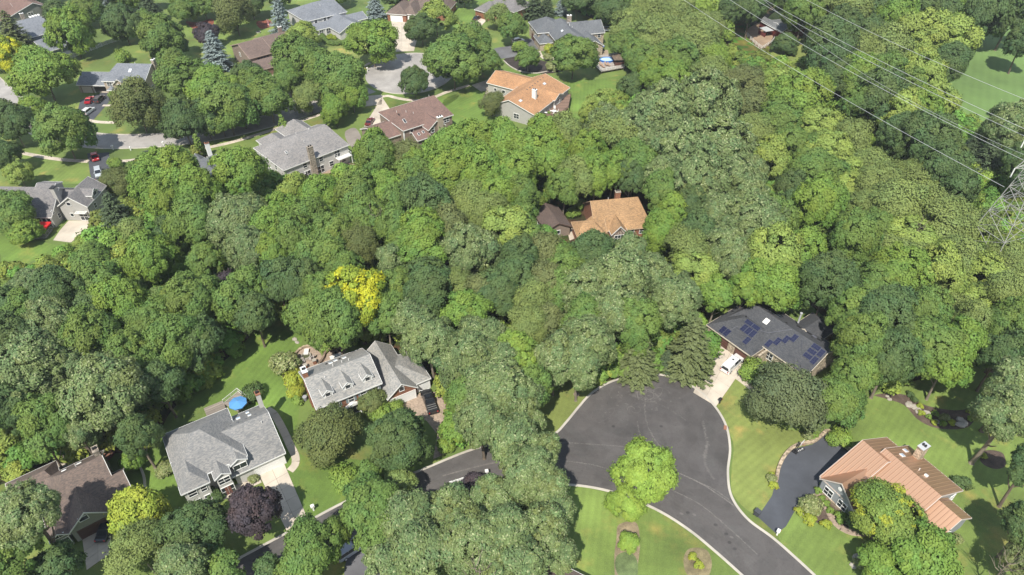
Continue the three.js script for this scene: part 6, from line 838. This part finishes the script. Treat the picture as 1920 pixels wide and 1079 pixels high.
// around the near street
tree(617, 817, 60, 'O', 't', 'dense olive-green rounded tree before the brick house', { h: 4.6, flat: 0.9 }); tree(748, 830, 66, 'd', 't', 'broad dark green tree between the brick house and the street', { h: 7 }); tree(700, 753, 25, 'O', 't', 'small olive tree beside the brick house door', { h: 2.6 }); tree(472, 958, 50, 'u', 't', 'large dark purple maple beside the concrete driveway', { h: 6.4 }); tree(891, 907, 21, 'u', 't', 'small dark purple tree at the street edge among the oaks', { h: 4 });
tree(258, 962, 50, 'g', 't', 'golden-green tree between the white house and the shaded brown house', { h: 4.6 }); tree(362, 996, 58, 'd', 't', 'dark green tree beside the golden-green tree', { h: 6 }); tree(265, 1036, 48, 'a', 't', 'olive feathery tree below the golden-green tree', { h: 6 }); tree(52, 968, 62, 'o', 't', 'oak crown over the front of the shaded brown house', { h: 14 }); tree(20, 1045, 46, 'm', 't', 'green tree in the corner below the shaded brown house', { h: 10 }); tree(110, 1066, 42, 'd', 't', 'dark tree at the drive of the shaded brown house', { h: 5 }); tree(345, 1062, 46, 'o', 't', 'grey-green tree over the road end below the dark tree', { h: 7 }); tree(420, 1075, 34, 'm', 't', 'green street tree at the lower road corner', { h: 6 }); tree(243, 866, 20, 'b', 't', 'small bright tree by the shaded brick terrace', { h: 2.2 });
tree(585, 1038, 66, 'm', 't', 'round green tree beside the road below the concrete driveway', { h: 7 }); tree(500, 1075, 30, 'd', 't', 'dark tree at the road edge next to the round green tree', { h: 5 });
for (const [x, y, q, k, h] of [[690, 950, 50, 'm', 9], [765, 975, 58, 'o', 11], [835, 955, 48, 'o', 10], [790, 1038, 62, 'o', 12], [880, 1022, 66, 'o', 13], [950, 1005, 58, 'o', 13], [1012, 1000, 52, 'o', 11], [970, 1062, 54, 'o', 12], [985, 890, 58, 'o', 12], [965, 835, 50, 'o', 12], [1022, 915, 42, 'o', 11], [1040, 960, 36, 'o', 9], [1020, 845, 34, 'o', 11], [720, 1010, 50, 'm', 9], [930, 1080, 50, 'o', 12], [730, 1065, 50, 'o', 10], [930, 940, 46, 'o', 11], [1045, 1040, 36, 'o', 9]]) tree(x, y, q, k, 't', k === 'o' ? 'tall grey-green oak in the grove between the two street arms' : 'leafy green tree at the edge of the oak grove', { h, group: k === 'o' ? 'oaks of the street grove' : 'green trees edging the oak grove' });
tree(755, 908, 28, 'a', 't', 'olive feathery tree at the kerb beside the dark green tree', { h: 5 }); tree(693, 896, 28, 'm', 't', 'small green tree next to the pale flower bed', { h: 3.4 }); tree(1210, 887, 54, 'q', 't', 'bright green young maple at the kerb of the round street end', { h: 6.5, flat: 1.1 }); tree(1174, 945, 34, 'q', 't', 'small bright tree beneath the young maple', { h: 3.6 }); tree(1177, 1017, 18, 'B', 't', 'small round bright tree in the pale island bed', { h: 1.8 }); tree(850, 812, 28, 'b', 't', 'bright green small tree beside the paved driveway', { h: 3 }); tree(835, 835, 18, 'k', 't', 'bright bush at the foot of the paved driveway'); tree(716, 780, 24, 'k', 't', 'bright green shrub beside the small olive tree'); tree(740, 768, 18, 'k', 't', 'leafy shrub by the brick house garage');
for (const [x, y, q, k, s] of [[530, 682, 24, 'w', 'white-flowering hydrangea by the circular patio'], [550, 712, 20, 'Y', 'yellow-green hydrangea beside the brick house wall'], [553, 735, 18, 'Y', 'yellow-green shrub next to the grey bin'], [556, 750, 12, 'k', 'low green shrub at the brick house corner'], [473, 737, 22, 'K', 'clipped round dark bush beside the blue parasol'], [310, 879, 17, 'w', 'white-flowering shrub at the white house wall'], [648, 900, 27, 'k', 'light green hosta mound on the lawn before the brick house'], [399, 932, 17, 'K', 'clipped dark hedge bush at the white house entrance'], [375, 925, 12, 'k', 'green shrub under the white house bay'], [438, 892, 9, 'K', 'small round bush by the white house door step'], [474, 899, 9, 'w', 'small white-flowered shrub by the garage of the white house'], [438, 904, 9, 'k', 'low bush beside the white house walk'], [1412, 697, 24, 'k', 'bright ground-hugging shrub beside the white pickup'], [1420, 714, 13, 'K', 'round dark shrub beside the front walk of the solar-roofed house'], [1521, 950, 23, 'w', 'variegated pale shrub in the bed by the asphalt driveway'], [1520, 974, 12, 'Y', 'yellow-green edging plant below the pale variegated shrub'], [1500, 960, 10, 'Y', 'yellow-green edging plant beside the asphalt driveway'], [1550, 984, 10, 'Y', 'yellow-green edging plant beside the curved walk'], [1448, 898, 9, 'w', 'pale grey tuft by the curved tan wall'], [1452, 910, 8, 'Y', 'yellow tuft at the end of the curved tan wall'], [1447, 890, 6, 'Y', 'small yellow tuft beside the pale grey tuft'], [1607, 975, 22, 'K', 'dark glossy shrub at the corner of the metal-roofed house'], [1578, 972, 13, 'k', 'green shrub by the metal-roofed house bed'], [1805, 905, 16, 'K', 'round dark bush behind the metal-roofed house'], [1780, 1015, 10, 'K', 'clipped ball bush at the end wall of the metal-roofed house'], [1796, 1012, 10, 'w', 'grey-green ball bush beside the clipped ball bush'], [1575, 822, 20, 'k', 'leafy shrub at the top of the asphalt driveway'], [1516, 817, 11, 'w', 'pale shrub behind the curved tan wall'], [1526, 818, 9, 'k', 'green shrub behind the curved tan wall'], [598, 640, 18, 'w', 'grey-green shrub behind the circular patio'], [612, 650, 12, 'k', 'green shrub between the two patios'], [1031, 93, 12, 'Y', 'yellow shrub at the corner of the slate-roofed house'], [1026, 108, 9, 'w', 'pale flowering shrub by the slate-roofed house path'], [1033, 126, 12, 'w', 'white-flowering shrub at the dark bed edge'], [213, 178, 10, 'k', 'round bush beside the beige house garage'], [1612, 1058, 10, 'w', 'pale tuft in the lower bed of the metal-roofed house'], [1310, 1060, 9, 'Y', 'yellow flowering clump in the roadside island bed'], [1300, 1045, 8, 'Y', 'yellow clump at the top of the roadside island bed'], [1842, 855, 8, 'Y', 'yellow-green fern by the leaning oak trunk'], [1084, 385, 16, 'k', 'green shrub beside the timbered house lawn'], [1075, 400, 13, 'k', 'low green shrub by the brown outbuilding lawn'], [372, 275, 7, 'c', 'small conical evergreen beside the narrow grey house']]) tree(x, y, q, k, 't', s);
for (const [x, y] of [[1535, 921], [1542, 935], [1550, 945], [1557, 958]]) tree(x, y, 7, 'k', 't', 'small round bush in the front bed of the metal-roofed house', { group: 'foundation bushes of the metal-roofed house' });
for (const [x, y, c] of [[1728, 775, 'Y'], [1742, 782, 'k'], [1725, 762, 'Y'], [1754, 776, 'k'], [1772, 783, 'w'], [1784, 792, 'Y'], [1770, 795, 'k'], [1716, 750, 'K'], [1822, 785, 'k'], [1752, 792, 'Y'], [1707, 740, 'K'], [1818, 772, 'Y']]) tree(x, y, c === 'w' ? 9 : 6.5, c, 't', c === 'Y' ? 'yellow-flowered perennial in the curved mulch bed' : c === 'w' ? 'white-edged hosta in the curved mulch bed' : 'green perennial clump in the curved mulch bed', { group: c === 'Y' ? 'yellow perennials of the curved bed' : c === 'w' ? undefined : 'green perennials of the curved bed' });
{ // curved hedge before the white gabled house
  const g = new THREE.Group(); g.name = numbered('curved_hedge'); scene.add(g); tag(g, 'clipped green hedge curving round yellow flowers before the white gabled house', 'hedge'); const c = new THREE.CatmullRomCurve3([[603, 66], [608, 76], [618, 83], [632, 85], [646, 82], [651, 79]].map(([x, y]) => P(x, y, 0))), n = 16; for (let i = 0; i <= n; i++) { const p = c.getPointAt(i / n), m = add('hedge_clump', crowns.bush[0][1][0], leafM.m, g); m.position.set(p.x, 0.6, p.z); m.scale.set(0.95, 0.8, 0.95); m.rotation.y = i; }
  const f = new THREE.Group(); f.name = numbered('flower_bed'); scene.add(f); tag(f, 'yellow flower bed inside the curved hedge', 'flower bed'); for (const [x, y] of [[616, 70], [622, 73], [628, 74], [620, 68], [626, 71], [614, 74]]) { const p = P(x, y, 0), m = add('flower_clump', crowns.bush[0][1][0], leafM.y, f); m.position.set(p.x, 0.4, p.z); m.scale.set(0.8, 0.6, 0.8); m.rotation.y = x; }
}
// bare grey limbs standing out of the crowns
function bare(label, px, py, top) { const p = P(px, py, top), g = thing('bare_tree', label, 'tree', V3(p.x, 0, p.z), px), r = rng(px), t = add('trunk', trunks[px % 3], M.barkPale, g); t.scale.set(top * 0.5, top * 0.8, top * 0.5); for (let i = 0; i < 11; i++) { const a = i * 2.4, y = top * (0.62 + 0.03 * i), e = V3(Math.cos(a) * (1.1 + r()), y + 1.2 + 1.4 * r(), Math.sin(a) * (1.1 + r())), m = V3(e.x * 0.5, y + 0.5, e.z * 0.5); add('branch', merge([bar(V3(0, y, 0), m, 0.06), bar(m, e, 0.035), bar(m, m.clone().lerp(e, 0.6).add(V3(r() - 0.5, 0.5, r() - 0.5)), 0.025), bar(e, e.clone().add(V3(r() - 0.5, 0.6, r() - 0.5)), 0.02)]), M.barkPale, g); } }
bare('bare grey dead limbs poking out of the oak grove', 892, 1052, 17.5); bare('bare pale branches at the lawn corner beside the bronze tree', 1900, 1052, 9); bare('grey dead snag rising from the olive trees near the pylon', 1728, 418, 11); bare('bare grey snag in the middle of the bright trees near the big pale house', 700, 395, 15);
{ // low growth on the woodland floor: uncountable
  const r = rng(4242), spots = [], lo = woods.reduce((a, p) => [Math.min(a[0], p.x), Math.min(a[1], p.z)], [1e9, 1e9]), hi = woods.reduce((a, p) => [Math.max(a[0], p.x), Math.max(a[1], p.z)], [-1e9, -1e9]);
  const avoid = [[P(1140, 415, 0), 17], [P(1035, 410, 0), 6], [P(1062, 420, 0), 7], [P(1450, 620, 0), 15], [P(395, 315, 0), 8], [P(1455, 68, 0), 30], [P(1640, 400, 60), 0]];
  for (let i = 0; i < 24000 && spots.length < 5200; i++) { const x = lo[0] + r() * (hi[0] - lo[0]), z = Math.max(lo[1], -330) + r() * (hi[1] - Math.max(lo[1], -330)); if (inside(woods, x, z) && !avoid.some(([p, d]) => Math.hypot(p.x - x, p.z - z) < d)) spots.push([x, z, 1.0 + 1.9 * r(), r() * 6]); }
  const im = new THREE.InstancedMesh(crowns.bush[0][1][0], leafM.k, spots.length), m = new THREE.Matrix4(), c = new THREE.Color(); spots.forEach(([x, z, s, a], i) => { m.makeRotationY(a).scale(V3(s, s * 1.1, s)).setPosition(x, s * 0.8, z); im.setMatrixAt(i, m); const k = 0.6 + 0.6 * r(); im.setColorAt(i, c.setRGB(k * (0.7 + 0.6 * r()), k, k)); });
  im.name = 'undergrowth'; im.castShadow = im.receiveShadow = true; im.userData.kind = 'stuff'; tag(im, 'leafy undergrowth covering the woodland floor between the trunks', 'undergrowth'); scene.add(im);
}

// ---------- pylon and power lines ----------
{
  const foot = P(1846, 496, 0), up = V3(0, 1, 0), g = thing('pylon', 'grey steel lattice pylon carrying the power lines', 'pylon', V3(foot.x, 0, foot.z)), dirA = P(1300, 7, 26).sub(P(1880, 349, 26)).setY(0).normalize();
  g.rotation.y = Math.atan2(-dirA.z, dirA.x) + Math.PI / 2; const W = y => y < 26 ? 5.0 - 3.7 * y / 26 : 1.3 - 0.7 * (y - 26) / 18, lv = [0, 5, 9.5, 13.5, 17, 20, 22.6, 25, 27.5, 30, 32.5, 35, 37.5, 40, 44], cor = (y, i) => V3([-1, 1, 1, -1][i] * W(y), y, [-1, -1, 1, 1][i] * W(y));
  for (let i = 0; i < 4; i++) { const L = []; for (let k = 0; k + 1 < lv.length; k++) L.push(bar(cor(lv[k], i), cor(lv[k + 1], i), 0.10, 4)); add('leg', merge(L), M.galv, g); }
  for (let i = 0; i < 4; i++) { const j = (i + 1) % 4; for (let k = 0; k + 1 < lv.length; k++) { add('brace', bar(cor(lv[k], i), cor(lv[k + 1], j), 0.05, 4), M.galv, g); add('brace', bar(cor(lv[k], j), cor(lv[k + 1], i), 0.05, 4), M.galv, g); add('cross_member', bar(cor(lv[k + 1], i), cor(lv[k + 1], j), 0.06, 4), M.galv, g); if (k < 4) { const a = cor(lv[k], i).lerp(cor(lv[k + 1], j), 0.5), m = cor(lv[k + 1], i).lerp(cor(lv[k + 1], j), 0.5); add('brace', bar(a, m, 0.045, 4), M.galv, g); } } }
  for (const [y, r] of [[26, 7], [33, 8.5], [40, 6.5]]) for (const s of [-1, 1]) { const tip = V3(s * r, y + 0.4, 0), R = [bar(V3(s * W(y), y, -W(y)), tip, 0.08, 4), bar(V3(s * W(y), y, W(y)), tip, 0.08, 4), bar(V3(s * W(y + 2.2), y + 2.2, -W(y)), tip, 0.08, 4), bar(V3(s * W(y + 2.2), y + 2.2, W(y)), tip, 0.08, 4)]; for (let k = 1; k < 4; k++) R.push(bar(V3(s * W(y), y, -W(y)).lerp(tip, k / 4), V3(s * W(y + 2.2), y + 2.2, -W(y)).lerp(tip, (k - 0.5) / 4), 0.04, 4)); add('arm', merge(R), M.galv, g); add('insulator', cyl(0.12, 0.12, 2.0, s * r, y - 1.6, 0), M.white, g); }
}
for (const [pts, h, w] of [[[[1225, -40], [1300, 7], [1450, 108], [1548, 165], [1667, 235], [1884, 351]], 24, 0.045], [[[1310, -40], [1368, 0], [1533, 100], [1600, 137], [1700, 194], [1925, 308], [2100, 385]], 31, 0.042], [[[1370, -60], [1440, 28], [1530, 95], [1717, 194], [1925, 288], [2100, 360]], 33, 0.028], [[[1350, -40], [1420, 0], [1540, 67], [1730, 165], [1925, 259], [2100, 335]], 31, 0.042], [[[1370, -38], [1437, 0], [1540, 58], [1730, 153], [1925, 244], [2100, 320]], 38, 0.04], [[[1440, -40], [1522, 0], [1667, 72], [1810, 140], [1925, 188], [2100, 255]], 31, 0.042]]) {
  // a hanging cable: straight in plan between its ends, sagging in between
  const a = P(...pts[0], h), b = P(...pts.at(-1), h), mid = pts[Math.floor(pts.length / 2)], n = 40, line = []; let best = h; for (let s = 0; s < 14; s += 0.1) { const q = P(...mid, h - s), t = q.clone().sub(a).setY(0).dot(b.clone().sub(a).setY(0)) / b.clone().sub(a).setY(0).lengthSq(), c = a.clone().lerp(b, t); if (Math.hypot(c.x - q.x, c.z - q.z) < best) { best = Math.hypot(c.x - q.x, c.z - q.z); line.sag = s / Math.max(0.2, 4 * t * (1 - t)); } }
  for (let i = 0; i <= n; i++) { const t = i / n; line.push(a.clone().lerp(b, t).setY(h - (line.sag || 0) * 4 * t * (1 - t))); }
  tag(add('power_line', new THREE.TubeGeometry(new THREE.CatmullRomCurve3(line), 90, w * 1.0, 5), M.steel), 'pale overhead power cable crossing above the scrub strip', 'cable', 'overhead power cables');
}
renderer.render(scene, camera);
